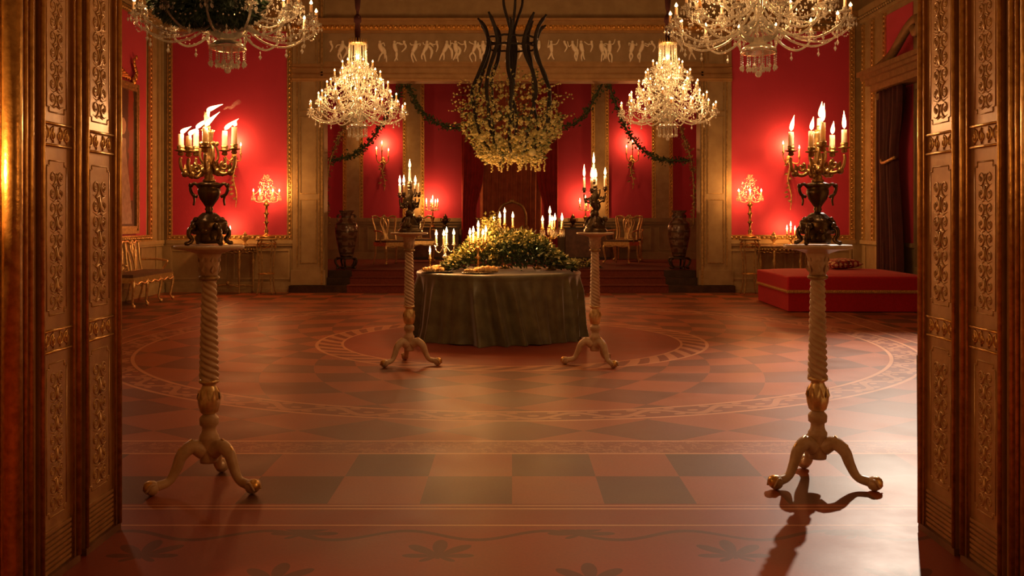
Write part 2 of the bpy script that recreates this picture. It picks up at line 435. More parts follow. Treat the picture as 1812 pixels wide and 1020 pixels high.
while px < 1225:
    c = at(px, 74, YB-.07); s_ = .9+rnd.random()*.2; big = k % 3 != 0
    y_ = YB-.065
    rl.ball((c.x, y_, c.z), .030, 6, 4)
    J_ = lambda q: rnd.uniform(-q, q)
    if big:
        lean = J_(.07); w_ = rnd.uniform(.024, .036); hip = (c.x+lean, y_, c.z-.19)
        rl.tube(bez([(c.x, y_, c.z-.02), (c.x+lean*.2, y_, c.z-.10), hip], 3), lambda t: w_+.012*sin(t*pi), 7)
        for s_ in (-1, 1):
            kx = hip[0]+s_*rnd.uniform(.0, .06); fz_ = rnd.uniform(.33, .39)
            rl.tube(bez([hip, (kx, y_, c.z-.27), (kx+J_(.05), y_, c.z-fz_)], 3), lambda t: .022-.009*t, 6)
            if rnd.random() < .8:
                ex = c.x+s_*rnd.uniform(.06, .11)
                rl.tube(bez([(c.x+s_*.02, y_, c.z-.05), (ex, y_, c.z-.06+J_(.06)), (ex+s_*rnd.uniform(-.03, .06), y_, c.z-.04+J_(.10))], 3), .012, 5)
        if rnd.random() < .5: rl.tube(bez([(c.x, y_+.01, c.z-.05), (c.x+.09, y_+.01, c.z-.16), (c.x+.05+J_(.06), y_+.01, c.z-.32)], 3), lambda t: .03*sin(.3+t*2.5), 6)
    else:
        rl.tube(bez([(c.x, y_, c.z-.02), (c.x+.03+J_(.03), y_, c.z-.1), (c.x+J_(.05), y_, c.z-.19)], 3), lambda t: .026-.014*t, 6)
        if rnd.random() < .6: rl.tube(bez([(c.x-.14, y_, c.z+J_(.03)), (c.x-.06, y_, c.z-.05), (c.x, y_, c.z-.03)], 3), .012, 5)
    px += rnd.uniform(13, 26); k += 1
rl.build('relief_figures', M['relief'], fr)
# cornice across the rest of the wall and along the side walls
def cornice(mb, axis, plane, a0, a1, out):
    for (z0, z1, d) in ((ZT+.10, ZT+.16, .05), (ZT+.22, ZT+.34, .09), (ZT+.75, ZT+.82, .09), (ZT+.82, ZT+.95, .16)):
        e = plane+out*d; lo, hi = min(plane, e), max(plane, e)
        if axis == 'x': mb.box(a0, a1, lo, hi, z0, z1)
        else: mb.box(lo, hi, a0, a1, z0, z1)
    e = plane+out*.07
    if axis == 'x': bead_row(mb, (a0, e, ZT+.19), (a1, e, ZT+.19), .03, .1)
    else: bead_row(mb, (e, a0, ZT+.19), (e, a1, ZT+.19), .03, .1)
c = MB(); cornice(c, 'x', YB, -6.55, -4.14, -1); trim(c, M['old_gilt'])
c = MB(); cornice(c, 'x', YB, 4.14, 6.55, -1); trim(c, M['old_gilt'])
c = MB(); cornice(c, 'y', XL, 5, YB-.04, 1); trim(c, M['stone_light'])
c = MB(); cornice(c, 'y', XR, 5, YB-.04, -1); trim(c, M['stone_light'])
# side walls
wall_left = struct(MB().box(XL-.3, XL, 4.3, YB, 0, ZC).build('wall_left', M['stone']))
MB().box(XL+.001, XL+.012, 11.5, 17.25, DZ, ZT).build('silk_panel', M['silk'], wall_left)
f = MB(); frame(f, 'y', XL+.012, 11.4, 17.45, DZ, ZT+.07, .11, out=1); trim(f, M['frame_gilt'])
f = MB(); frame(f, 'y', XL, 17.80, 18.04, DZ, ZT+.05, .05, out=1, sides='LR', beads=False)
f.box(XL, XL+.05, 5, 18.05, DZ-.07, DZ).box(XL, XL+.035, 5, 18.05, DZ-.11, DZ-.07)
for yy in (17.72, 17.0, 15.2): f.box(XL, XL+.02, yy, yy+.05, .2, DZ-.1)
trim(f, M['stone_light'])
WY0, WY1 = 13.2, 15.7   # window in the right wall
wr = MB()
wr.box(XR, XR+.3, 4.3, WY0, 0, ZC).box(XR, XR+.3, WY1, YB, 0, ZC).box(XR, XR+.3, WY0, WY1, 3.5, ZC).box(XR, XR+.3, WY0, WY1, 0, .6)
wall_right = struct(wr.build('wall_right', M['stone']))
MB().box(XR-.012, XR-.001, 15.75, 16.88, DZ, ZT).build('silk_panel', M['silk'], wall_right)
for (a, b_) in ((16.86, 17.02), (17.42, 17.54), (17.90, 18.04)):
    f = MB(); frame(f, 'y', XR, a, b_, DZ, ZT+.05, .10, out=-1, sides='L'); trim(f, M['frame_gilt'])
f = MB(); f.box(XR-.05, XR, 5, WY0, DZ-.07, DZ); f.box(XR-.05, XR, WY1, 18.05, DZ-.07, DZ)
for yy in (17.85, 17.3, 16.75): f.box(XR-.02, XR, yy, yy+.07, .2, DZ-.1)
trim(f, M['stone_light'])
for nm, sgn in (('left', -1), ('right', 1)):
    bb = MB(); x = sgn*6.58; a, b_ = sorted((x, x-sgn*.045)); bb.box(a, b_, 5, 18.05, 0, .19); a, b_ = sorted((x, x-sgn*.06)); bb.box(a, b_, 5, 18.05, 0, .06)
    struct(bb.build('baseboard_'+nm, M['stone_light']))
    bb = MB(); a, b_ = sorted((sgn*4.16, sgn*6.5)); bb.box(a, b_, YB-.05, YB, 0, .19).box(a, b_, YB-.07, YB, 0, .07)
    struct(bb.build('baseboard_back_'+nm, M['stone_light']))
# window with panes of glass, frame and glazing bars
wn = MB()
for yy in (WY0, WY0+.8, WY0+1.65, WY1-.06): wn.box(XR+.1, XR+.16, yy, yy+.06, .6, 3.5)
for zz in (.6, 1.3, 2.0, 2.7, 3.44): wn.box(XR+.1, XR+.16, WY0, WY1, zz, zz+.06)
w1 = struct(wn.build('window_1', M['stone_light']))
gl, nt, b = newmat('window_glass'); b.inputs['Base Color'].default_value = (.02, .03, .05, 1); b.inputs['Roughness'].default_value = .08
MB().box(XR+.125, XR+.135, WY0, WY1, .6, 3.5).build('pane', gl, w1)

# ------------------------------------------------------------------ alcove behind the opening
AD = 23.35; AW = 4.9; FZ = .39
def ax(px): return (px-CX)*AD/F
def az(py): return H-(py-HY)*AD/F
wall_alcove = struct(MB().box(-AW-.3, AW+.3, AD, AD+.3, 0, ZC).build('wall_alcove', M['stone']))
for sgn in (-1, 1):
    a, b_ = sorted((sgn*AW, sgn*(AW+.3)))
    w_ = struct(MB().box(a, b_, YB+.3, AD, 0, ZC).build('wall_alcove_'+('left' if sgn < 0 else 'right'), M['silk']))
struct(MB().box(-AW-.3, AW+.3, 18.62, AD+.1, .001, FZ).build('floor_dais', M['red_carpet']))
ADZ = az(386)
for (a, b_) in ((560, 607), (643, 713), (751, 1046), (1077, 1153), (1190, 1245)):
    MB().box(ax(a), ax(b_), AD-.014, AD-.001, ADZ, 5.2).build('silk_panel', M['silk'], wall_alcove)
for (a, b_) in ((607, 643), (713, 751), (1046, 1077), (1153, 1190)):
    p = MB(); p.box(ax(a)+.06, ax(b_)-.06, AD-.05, AD, ADZ, 5.3); trim(p, M['stone_light'])
    f = MB(); frame(f, 'x', AD-.012, ax(a), ax(b_), ADZ, 5.3, .09, sides='LR'); trim(f, M['gilt'])
d = MB(); d.box(-AW, AW, AD-.07, AD, ADZ-.09, ADZ).box(-AW, AW, AD-.045, AD, ADZ-.15, ADZ-.09).box(-AW, AW, AD-.05, AD, FZ, FZ+.16)
for i in range(8): panelling(d, -4.7+i*1.18, -3.7+i*1.18, AD, FZ+.22, ADZ-.2)
trim(d, M['stone'])
# steps
st = MB(); st.box(-4.17, 4.17, 17.93, 18.40, .001, .13).box(-3.53, 3.53, 18.28, 18.62, .13, .26).box(-3.53, 3.53, 18.50, 18.64, .26, .39)
struct(st.build('floor_steps', M['darkwood']))
cp = MB(); a, b_ = -3.08, 2.92
for (y0, z0, y1, z1) in ((17.91, .003, 17.93, .14), (17.91, .13, 18.27, .145), (18.26, .14, 18.28, .27), (18.26, .26, 18.5, .275), (18.48, .27, 18.50, .40), (18.48, .39, 23.2, .402)):
    cp.box(a, b_, y0, y1, z0, z1)
for (y_, z_) in ((17.905, .137), (18.255, .267), (18.475, .395)): cp.tube([(a, y_, z_), (b_, y_, z_)], .012, 6)
tag(cp.build('stair_carpet', M['red_carpet']), 'red carpet runner covering the steps and the dais floor', 'carpet')

# ------------------------------------------------------------------ near doorway: wall, panelled reveals, architrave
JL, JR = -1.80, 1.87
for sgn, J, nm in ((-1, JL, 'left'), (1, JR, 'right')):
    a, b_ = sorted((J+sgn*.06, sgn*7.0)); wf = MB(); wf.box(a, b_, 3.62, 4.34, 0, ZC)
    struct(wf.build('wall_front_'+nm, M['stone_light']))
wf = MB(); wf.box(JL-.1, JR+.1, 3.62, 4.34, 3.3, ZC); struct(wf.build('wall_front_top', M['stone_light']))
def spiral(mb, cu, cv, r, turns, a0, dr, rad, T, n=14):
    pts = []
    for i in range(n+1):
        t = i/n; a = a0+dr*turns*2*pi*t; rr = r*(1-t*.82)
        pts.append(T(cu+rr*cos(a), cv+rr*sin(a)))
    mb.tube(pts, lambda t: rad*(1.0-.35*t), 4)
def arabesque(mb, u0, u1, v0, v1, T, seed=0):
    uc = (u0+u1)/2; hw = (u1-u0)/2; r = hw*.46; v = v0+r*1.1; k = 0; rad = hw*.072
    while v < v1-r*.6:
        for s_ in (-1, 1):
            spiral(mb, uc+s_*hw*.52, v, r, 1.35, pi/2 if (k % 2) else -pi/2, s_*(1 if k % 2 else -1), rad, T)
            mb.tube([T(uc+s_*hw*.05, v-r*.9), T(uc+s_*hw*.35, v-r*1.15), T(uc+s_*hw*.86, v-r*.8)], lambda t: rad*(1.1-t*.8), 4)
            for a in (-.7, 0, .7):
                mb.tube([T(uc+s_*hw*.52, v), T(uc+s_*(hw*.52+r*.55*cos(a)), v+r*.55*sin(a))], lambda t: rad*1.3*(1-t*.7), 4)
        # central palmette
        if k % 2 == 0:
            for a in (-1.0, -.5, 0, .5, 1.0):
                mb.tube([T(uc, v-r*.3), T(uc+sin(a)*r*.5, v-r*.3+cos(a)*r*.9)], lambda t: rad*(.5+1.0*sin(t*pi)), 4)
        else:
            mb.tube([T(uc, v-r), T(uc, v-r*.3), T(uc, v+r)], lambda t: rad*(.8+1.5*sin(t*pi)), 5)
        v += r*2.05; k += 1
def bead_frame(mb, u0, u1, v0, v1, T, rad, notch=.02):
    n = notch
    pts = [(u0+n, v0), (u1-n, v0), (u1-n, v0+n), (u1, v0+n), (u1, v1-n), (u1-n, v1-n), (u1-n, v1), (u0+n, v1), (u0+n, v1-n), (u0, v1-n), (u0, v0+n), (u0+n, v0+n), (u0+n, v0)]
    for a, b in zip(pts, pts[1:]): mb.tube([T(*a), T(*b)], rad, 5)
leaves = [('inner', 4.02, 4.375), ('outer', 3.64, 3.965)]
ndoor = 0
for sgn, J in ((-1, JL), (1, JR)):
    for (nm, y0, y1) in leaves:
        ndoor += 1
        dn = MB(); a, b_ = sorted((J, J+sgn*.045)); q = lambda d: sorted((J, J-sgn*d))
        dn.box(a, b_, y0, y1, .03, 3.3)
        # stiles and rails standing proud of the recessed ground
        e = q(.012)
        dn.box(*e, y0, y0+.035, .03, 3.3).box(*e, y1-.05, y1, .03, 3.3)
        root = struct(dn.build('door_%d' % ndoor, M['leafwood']))
        bm_ = MB()
        for yy, rr in ((y1-.012, .013), (y0+.012, .010)):
            bm_.tube([(J-sgn*.016, yy, .03), (J-sgn*.016, yy, 3.3)], rr, 8)
        bm_.tube([(J-sgn*.013, y1-.046, .03), (J-sgn*.013, y1-.046, 3.3)], .005, 6)
        bm_.build('edge_moulding', M['gilt'], root)
        u0, u1 = y0+.075, y1-.085
        T = lambda u, v: (J+sgn*.0005, u, v)
        for (v0, v1) in ((1.83, 3.0), (1.035, 1.64), (.245, .845)):
            o_ = MB(); arabesque(o_, u0+.018, u1-.018, v0+.02, v1-.02, T)
            bead_frame(o_, u0, u1, v0, v1, T, .0035)
            o_.build('scroll_panel', M['leafscroll'], root)
        for (v0, v1) in ((1.70, 1.785), (.893, .975)):
            o_ = MB(); w_ = (y1-.055)-(y0+.04); h_ = v1-v0
            for zz in (v0, v1): o_.tube([(J-sgn*.006, y0+.04, zz), (J-sgn*.006, y1-.055, zz)], .006, 5)
            for k in range(4):
                uc = y0+.04+w_*(k+.5)/4
                spiral(o_, uc, (v0+v1)/2, h_*.36, 1.3, pi/2, 1 if k % 2 else -1, .0055, T, 12)
                o_.tube([T(uc, v0+.01), T(uc, v1-.01)], .005, 4)
            o_.build('scroll_band', M['gilt'], root)
        o_ = MB(); a, b_ = sorted((J-sgn*.001, J-sgn*.010)); 
        for k in range(8): o_.box(a, b_, y0+.04, y1-.06, .04+k*.021, .052+k*.021)
        o_.build('skirting_grille', M['leafwood'], root)
        bs = MB(); a, b_ = sorted((J, J-sgn*.02)); bs.box(a, b_, y0, y1, .0, .03); bs.build('bottom_rail', M['wood'], root)
    # architrave mouldings on the camera side of the doorway
    ar = MB()
    a, b_ = sorted((J+sgn*.0, J+sgn*.065)); ar.box(a, b_, 3.60, 3.63, 0, 3.4)
    a, b_ = sorted((J+sgn*.012, J+sgn*.05)); ar.box(a, b_, 3.545, 3.60, 0, 3.4)
    trim(ar, M['leafwood'])
    ar = MB()
    for (xx, yy, r_) in ((J+sgn*.004, 3.60, .012), (J+sgn*.0, 3.555, .008)): ar.tube([(xx, yy, 0), (xx, yy, 3.4)], r_, 10)
    trim(ar, M['gilt'])
    ar = MB(); a, b_ = sorted((J+sgn*.012, J+sgn*.35)); ar.box(a, b_, 3.48, 3.56, 0, 3.4)
    ar.tube([(J+sgn*.004, 3.47, 0), (J+sgn*.004, 3.47, 3.4)], .034, 16)
    ar.tube([(J+sgn*.060, 3.48, 0), (J+sgn*.060, 3.48, 3.4)], .008, 8)
    for zz in range(0, 80): ar.ball((J+sgn*.082, 3.478, .03+zz*.035), .009, 6, 4)
    trim(ar, M['gilt'])
    ar = MB(); a, b_ = sorted((J+sgn*.35, sgn*7)); ar.box(a, b_, 3.53, 3.62, 0, 3.4); struct(ar.build('wall_near_'+('left' if sgn < 0 else 'right'), M['stone_light']))
ar = MB(); ar.box(JL-.35, JR+.35, 3.5, 3.62, 3.3, 3.7); trim(ar, M['old_gilt'])

# ------------------------------------------------------------------ candles and flames
_c = {}
def candle_me(r, h):
    k = ('c', round(r, 4), round(h, 3))
    if k not in _c:
        o = MB().lathe([(r*.98, 0), (r, .004), (r*.95, h*.6), (r*.92, h-.004), (r*.6, h-.006), (r*.1, h-.004)], 12)
        o.tube([(0, 0, h-.004), (0, 0, h+.008)], .0012, 4)
        me = bpy.data.meshes.new('candle'); me.from_pydata(o.v, [], o.f); me.polygons.foreach_set('use_smooth', o.sm); me.materials.append(M['wax']); _c[k] = me
    return _c[k]
def flame_me(h, w, bx=0, bz=0, small=False, n=8):
    k = ('f', round(h, 3), round(w, 3), round(bx, 3), round(bz, 3), small)
    if k not in _c:
        pts, rs = [], []
        for i in range(10):
            t = i/9
            pts.append((bx*(t**1.25), 0, h*t if not bz else h*t))
            rs.append(w*max(.03, (sin(pi*min(1, t*1.0)**.62))*(1-t*.35)))
        o = MB().tube(pts, lambda t: rs[int(round(t*9))], n)
        me = bpy.data.meshes.new('flame'); me.from_pydata(o.v, [], o.f); me.polygons.foreach_set('use_smooth', o.sm)
        me.materials.append(M['flame_small' if small else 'flame']); _c[k] = me
    return _c[k]
def put_candle(root, p, r, h, fh=.055, fw=.011, bx=0, lit=True, watt=0, fzs=1.0, small=False, rot=0):
    c = inst('candle', candle_me(r, h), root, p)
    if lit:
        f = inst('flame', flame_me(fh, fw, bx, 0, small), c, (0, 0, h+.002), (0, 0, rot))
        if watt: lamp('candle_light', 'POINT', (bx*.3, 0, h+fh*.5), watt, (1, .58, .28), .012, parent=c)
    return c
def cup(mb, p, r, pan=2.0, h=.03):
    mb.lathe([(r*.5, -h*1.1), (r*1.1, -h*.9), (r*.8, -h*.55), (r*pan, -h*.42), (r*pan*1.05, -h*.3), (r*1.0, -h*.28), (r*1.25, 0), (r*1.25, .012), (r*1.0, .012)], 12, p)
def scroll_arm(mb, z0, p, rad, dip=.09, knob=True):
    r = sqrt(p[0]**2+p[1]**2); ux, uy = p[0]/r, p[1]/r; zt = p[2]
    q = lambda a, z: (ux*a, uy*a, z)
    pts = bez([q(.01, z0), q(r*.3, z0-dip*.45), q(r*.62, zt-dip*1.15), q(r*.93, zt-dip*.9), q(r*1.02, zt-dip*.45), q(r, zt-.02)], 5)
    mb.tube(pts, lambda t: rad*(1.15-.35*t), 6)
    if knob:
        sp = [q(r*.62+dip*.26*(1-i/14)*cos(i*.62+2), zt-dip*.72+dip*.26*(1-i/14)*sin(i*.62+2)) for i in range(13)]
        mb.tube(sp, lambda t: rad*.75*(1-t*.4), 5)
        mb.ball(q(r*.35, z0-dip*.5), rad*1.8, 6, 4); mb.ball(q(r*.85, zt-dip*1.05), rad*1.9, 6, 4)
        for a in (.25, .5, .75): mb.leaf(q(r*a, zt-dip), (ux*.3, uy*.3, .9), (-uy, ux, 0), dip*.5, dip*.3)

# ---- tall cream torcheres with barley-twist stems
def torchere(loc, rz, label, gilded):
    t = thing('torchere', label, 'candle stand', loc, rz, 'twisted torcheres in the hall')
    HT = 1.27
    MB().lathe([(.05, HT-.05), (.075, HT-.04), (.11, HT-.028), (.165, HT-.020), (.176, HT-.018), (.180, HT-.008), (.176, HT), (.001, HT)], 40).build('top', M['cream'], t)
    nk = MB().lathe([(.040, 1.10), (.043, 1.13), (.050, 1.17), (.052, 1.20), (.062, 1.225), (.075, 1.235), (.05, HT-.03)], 28,
                    fn=lambda r, z, a: r*(1+.05*abs(sin(a*6))*(1 if z < 1.22 else 0)))
    for k in range(7):
        a = 2*pi*k/7
        for zz in (1.14, 1.19): nk.leaf((.045*cos(a), .045*sin(a), zz-.02), (cos(a)*.35, sin(a)*.35, 1), (cos(a), sin(a), 0), .05, .03)
    nk.build('neck', M['cream'], t)
    MB().lathe([(.040, 1.085), (.052, 1.092), (.054, 1.10), (.050, 1.108), (.040, 1.112)], 28).build('collar', M['old_gilt'], t)
    sp = MB(); prof = []
    N = 170
    for i in range(N+1):
        z = .56+(1.088-.56)*i/N; prof.append((.050-.013*(i/N), z))
    sp.lathe(prof, 40, fn=lambda r, z, a: r*(.76+.30*abs(cos((a*4+z*190)/2))**.8))
    sp.build('twisted_stem', M['cream'], t)
    va = MB().lathe([(.034, .385), (.044, .395), (.053, .43), (.056, .46), (.048, .50), (.036, .53), (.034, .54), (.05, .548), (.054, .556), (.05, .565), (.04, .57)], 32,
                    fn=lambda r, z, a: r*(1+(.07*abs(cos(a*4)) if .39 < z < .53 else 0)))
    for k in range(8):
        a = 2*pi*k/8; va.leaf((.05*cos(a), .05*sin(a), .43), (cos(a)*.1, sin(a)*.1, 1), (cos(a), sin(a), 0), .09, .035)
    va.build('acanthus_vase', M['gilt'] if gilded else M['pale_gilt'], t)
    MB().lathe([(.045, .13), (.047, .145), (.046, .24), (.050, .255), (.050, .27), (.040, .285), (.036, .30), (.036, .318), (.048, .328), (.050, .36), (.046, .368), (.034, .38), (.034, .388)], 30).build('base_block', M['cream'], t)
    for k in range(3):
        a = pi/2+k*2*pi/3
        lg = MB(); q = lambda r, z: (r*cos(a), r*sin(a), z)
        P = bez([q(.03, .19), q(.085, .222), q(.14, .185), q(.168, .12), q(.205, .06), q(.27, .042)], 6)
        lg.tube(P, lambda t_: .042-.020*min(1, t_*1.25)+.004*max(0, t_-.8)*5, 12)
        lg.ball(q(.290, .038), .038, 12, 8)
        for b in (-1, 0, 1): lg.tube([Vector(q(.075, .25-abs(b)*.012))+Vector((-sin(a), cos(a), 0))*b*.022, Vector(q(.125, .225-abs(b)*.012))+Vector((-sin(a), cos(a), 0))*b*.024, Vector(q(.168, .165))+Vector((-sin(a), cos(a), 0))*b*.018], lambda t_: .012*(1-.6*t_), 6)
        for b in (-.7, -.2, .2, .7):      # claws gripping the ball
            dx, dy = -sin(a), cos(a)
            c0 = Vector(q(.262, .045)); e = Vector(q(.325, .022))+Vector((dx, dy, 0))*b*.035
            mid = Vector(q(.30, .073))+Vector((dx, dy, 0))*b*.045-Vector((0, 0, abs(b)*.018))
            lg.tube(bez([c0+Vector((dx, dy, 0))*b*.02, mid, e], 4), lambda t_: .009*(1-t_*.4), 6)
        leg = lg.build('leg', M['cream'], t)
        gl_ = MB()
        gl_.tube([Vector(q(.085, .225))+Vector((0, 0, .030)), Vector(q(.13, .197))+Vector((cos(a)*.022, sin(a)*.022, .018)), Vector(q(.155, .14))+Vector((cos(a)*.026, sin(a)*.026, 0))], lambda t_: .011*(1-.5*t_), 6)
        gl_.build('knee_gilding', M['gilt'], leg)
        MB().ball(q(.300, .042), .035, 10, 7).build('gilt_toe', M['gilt'], leg)
    return t
tc = {}
tc['L'] = torchere((-1.592, 5.05, 0), RAD(4), 'tall pale torchere in the left foreground, under the wind-blown candelabrum', False)
tc['R'] = dup(tc['L'], (1.632, 5.13, 0), RAD(-3), 'tall pale torchere in the right foreground standing in the bright patch of floor')
tc['l'] = dup(tc['L'], (-.99, 9.25, 0), RAD(14), 'smaller-looking pale torchere just left of the round table')
tc['r'] = dup(tc['L'], (.80, 9.25, 0), RAD(-28), 'smaller-looking pale torchere just right of the round table')

# ---- large bronze urn candelabra on the front torcheres
def urn_candelabrum(loc, label, spots, watt):
    t = thing('urn_candelabrum', label, 'candelabrum', loc, 0, 'bronze urn candelabra on front torcheres')
    b = MB()
    b.lathe([(.045, .01), (.062, .015), (.07, .035), (.062, .055), (.075, .07), (.088, .085), (.085, .10), (.09, .115), (.085, .13), (.06, .145), (.045, .16), (.03, .172)], 24,
            fn=lambda r, z, a: r*(1+.10*cos(a*4)))
    for k in range(4):
        a = pi/4+k*pi/2; q = lambda r, z: (r*cos(a), r*sin(a), z)
        b.tube(bez([q(.062, .09), q(.105, .088), (q(.112, .055)), q(.095, .03), q(.118, .012), q(.132, .014)], 4), lambda t_: .014-.004*t_, 7)
        b.ball(q(.088, .10), .020, 8, 5); b.ball(q(.075, .135), .015, 7, 5); b.ball(q(.128, .012), .011, 6, 4)
        a2 = k*pi/2; b.ball((.078*cos(a2), .078*sin(a2), .078), .022, 8, 5); b.ball((.08*cos(a2), .08*sin(a2), .115), .014, 7, 5)
    b.build('sculpted_base', M['bronze'], t)
    u = MB().lathe([(.022, .165), (.016, .18), (.022, .19), (.017, .20), (.026, .215), (.046, .245), (.056, .275), (.058, .295), (.045, .305), (.062, .312), (.066, .32), (.055, .328), (.03, .335)], 24,
                   fn=lambda r, z, a: r*(1+(.05*abs(cos(a*6)) if z < .28 else 0)))
    u.build('urn', M['bronze'], t)
    for s_ in (-1, 1):
        hd = MB(); hd.tube(bez([(s_*.045, 0, .30), (s_*.075, 0, .325), (s_*.098, 0, .305), (s_*.088, 0, .27), (s_*.062, 0, .255)], 5), .0085, 7)
        hd.tube(bez([(s_*.085, 0, .27), (s_*.078, 0, .24), (s_*.082, 0, .21)], 4), lambda t_: .007*(1-.3*t_), 6); hd.ball((s_*.096, 0, .315), .013, 7, 5)
        hd.build('handle', M['bronze'], t)
    s = MB().lathe([(.030, .333), (.034, .345), (.022, .352), (.026, .362), (.018, .372), (.014, .40), (.022, .42), (.030, .44), (.020, .46), (.016, .50), (.024, .53), (.018, .56), (.022, .59), (.03, .605)], 16)
    for k in range(6):
        a = k*pi/3+.3; s.tube(bez([(.02*cos(a), .02*sin(a), .42), (.045*cos(a), .045*sin(a), .46), (.04*cos(a), .04*sin(a), .51), (.02*cos(a), .02*sin(a), .54)], 4), .007, 5)
        s.ball((.04*cos(a), .04*sin(a), .535), .012, 6, 4)
    s.build('stem', M['brass'], t)
    for i, (x, y, z, h, lit, fh, bxx) in enumerate(spots):
        am = MB(); cup(am, (x, y, z), .0155, 2.0, .038)
        if abs(x)+abs(y) > .03: scroll_arm(am, .44, (x, y, z-.03), .0105, .10)
        else: am.tube([(x, y, .55), (x, y, z-.03)], .014, 8)
        am.build('arm' if abs(x)+abs(y) > .03 else 'centre_socket', M['brass'], t)
        put_candle(t, (x, y, z), .0155, h, fh, .0125, bxx, lit, watt if lit else 0)
    return t
s = 331/331
urn_candelabrum((1.632, 5.13, 1.27), 'bronze urn candelabrum with upright flames on the right foreground torchere',
    [(-.148, -.02, .515, .090, True, .085, .018), (-.065, -.10, .505, .098, True, .070, .012), (-.018, -.14, .53, .115, True, .095, .008),
     (.012, 0, .625, .055, True, .085, .012), (.095, .05, .515, .080, True, .07, .008), (.125, -.05, .53, .085, True, .095, -.002)], 1.5)
urn_candelabrum((-1.592, 5.05, 1.27), 'bronze urn candelabrum with flames blown sideways on the left foreground torchere',
    [(-.135, -.04, .51, .075, True, .035, .055), (-.095, .08, .515, .105, True, .060, .085), (-.012, 0, .62, .085, True, .036, .085),
     (.024, -.14, .52, .090, True, .075, .075), (.052, .10, .52, .095, True, .060, .075), (.135, -.01, .52, .105, True, .028, .012), (-.07, -.11, .50, .07, True, .035, .05)], 1.5)
# wisp of smoke drifting from the left candelabrum
sm, nt, b = newmat('smoke'); nt.nodes.remove(b)
t_ = nt.nodes.new('ShaderNodeBsdfTransparent'); d_ = nt.nodes.new('ShaderNodeBsdfTranslucent'); d_.inputs[0].default_value = (1, .75, .5, 1)
lw = nt.nodes.new('ShaderNodeLayerWeight'); lw.inputs[0].default_value = .3
mx = nt.nodes.new('ShaderNodeMixShader'); nt.links.new(((E(nt, lw.outputs[1])*-1+1)*.025).v, mx.inputs[0])
nt.links.new(t_.outputs[0], mx.inputs[1]); nt.links.new(d_.outputs[0], mx.inputs[2]); nt.links.new(mx.outputs[0], nt.nodes['Material Output'].inputs[0])
w_ = MB().tube(bez([at(396, 194, 5.05), at(403, 190, 5.06), at(409, 191, 5.08), at(416, 184, 5.1), at(424, 180, 5.12)], 6), lambda t: .004+.010*t, 8)
tag(w_.build('smoke_wisp', sm), 'faint smoke wisp drifting right of the wind-blown candle flames', 'smoke')

# ---- figural candelabra on the two far torcheres
def figure_candelabrum(loc, label, spots, watt, mname):
    t = thing('figure_candelabrum', label, 'candelabrum', loc, 0, 'figural candelabra beside the table')
    b = MB().lathe([(.11, 0), (.115, .01), (.11, .03), (.09, .045), (.10, .055), (.085, .075), (.06, .10), (.05, .13), (.03, .15)], 16, fn=lambda r, z, a: r*(1+.08*cos(3*a)))
    for k in range(3):
        a = k*2*pi/3+.5; b.ball((.085*cos(a), .085*sin(a), .07), .03, 8, 5); b.tube(bez([(.04*cos(a), .04*sin(a), .15), (.08*cos(a), .08*sin(a), .12), (.09*cos(a), .09*sin(a), .07)], 4), .014, 6)
    b.ball((.10, -.02, .13), .028, 8, 5); b.tube([(.09, -.02, .04), (.10, -.02, .13)], .010, 6)
    b.build('sculpted_base', M['bronze'], t)
    f = MB(); f.ball((0, 0, .18), .045, 10, 6)
    f.tube(bez([(0, 0, .15), (.008, 0, .24), (-.014, 0, .30), (.006, 0, .36), (.0, 0, .42)], 6), lambda t_: .022+.018*sin(t_*pi*1.0)**2, 10)
    f.tube(bez([(0, 0, .32), (-.04, -.01, .34), (-.045, 0, .29)], 4), .010, 6); f.tube(bez([(0, 0, .33), (.045, -.01, .37), (.05, 0, .42)], 4), .010, 6)
    f.ball((0, 0, .44), .026, 8, 6); f.tube(bez([(.02, 0, .2), (.05, .0, .25), (.03, 0, .31)], 4), .012, 6)
    f.build('figure', M['bronze'], t)
    for (x, y, z, h, lit, fh) in spots:
        am = MB(); cup(am, (x, y, z), .015, 1.9, .035)
        if abs(x)+abs(y) > .03: scroll_arm(am, .33, (x, y, z-.03), .009, .09)
        else: am.tube([(x, y, .42), (x, y, z-.02)], .012, 8)
        am.build('arm' if abs(x)+abs(y) > .03 else 'centre_socket', M[mname], t)
        put_candle(t, (x, y, z), .0125, h, fh, .013, 0, lit, watt if lit else 0)
    return t
figure_candelabrum((-.985, 9.25, 1.27), 'figural candelabrum left of the round table with one candle unlit',
    [(-.095, 0, .37, .10, True, .08), (-.045, -.10, .37, .10, True, .08), (0, 0, .48, .14, True, .085), (.048, .06, .38, .10, True, .07), (.092, -.03, .375, .10, False, 0)], 2.2, 'bronze')
figure_candelabrum((.795, 9.25, 1.27), 'figural candelabrum right of the round table with five lit slender candles',
    [(-.10, .0, .42, .115, True, .12), (-.035, -.09, .41, .11, True, .10), (-.008, 0, .50, .16, True, .11), (.02, .09, .42, .11, True, .09), (.10, -.02, .43, .12, True, .075)], 2.2, 'bronze')

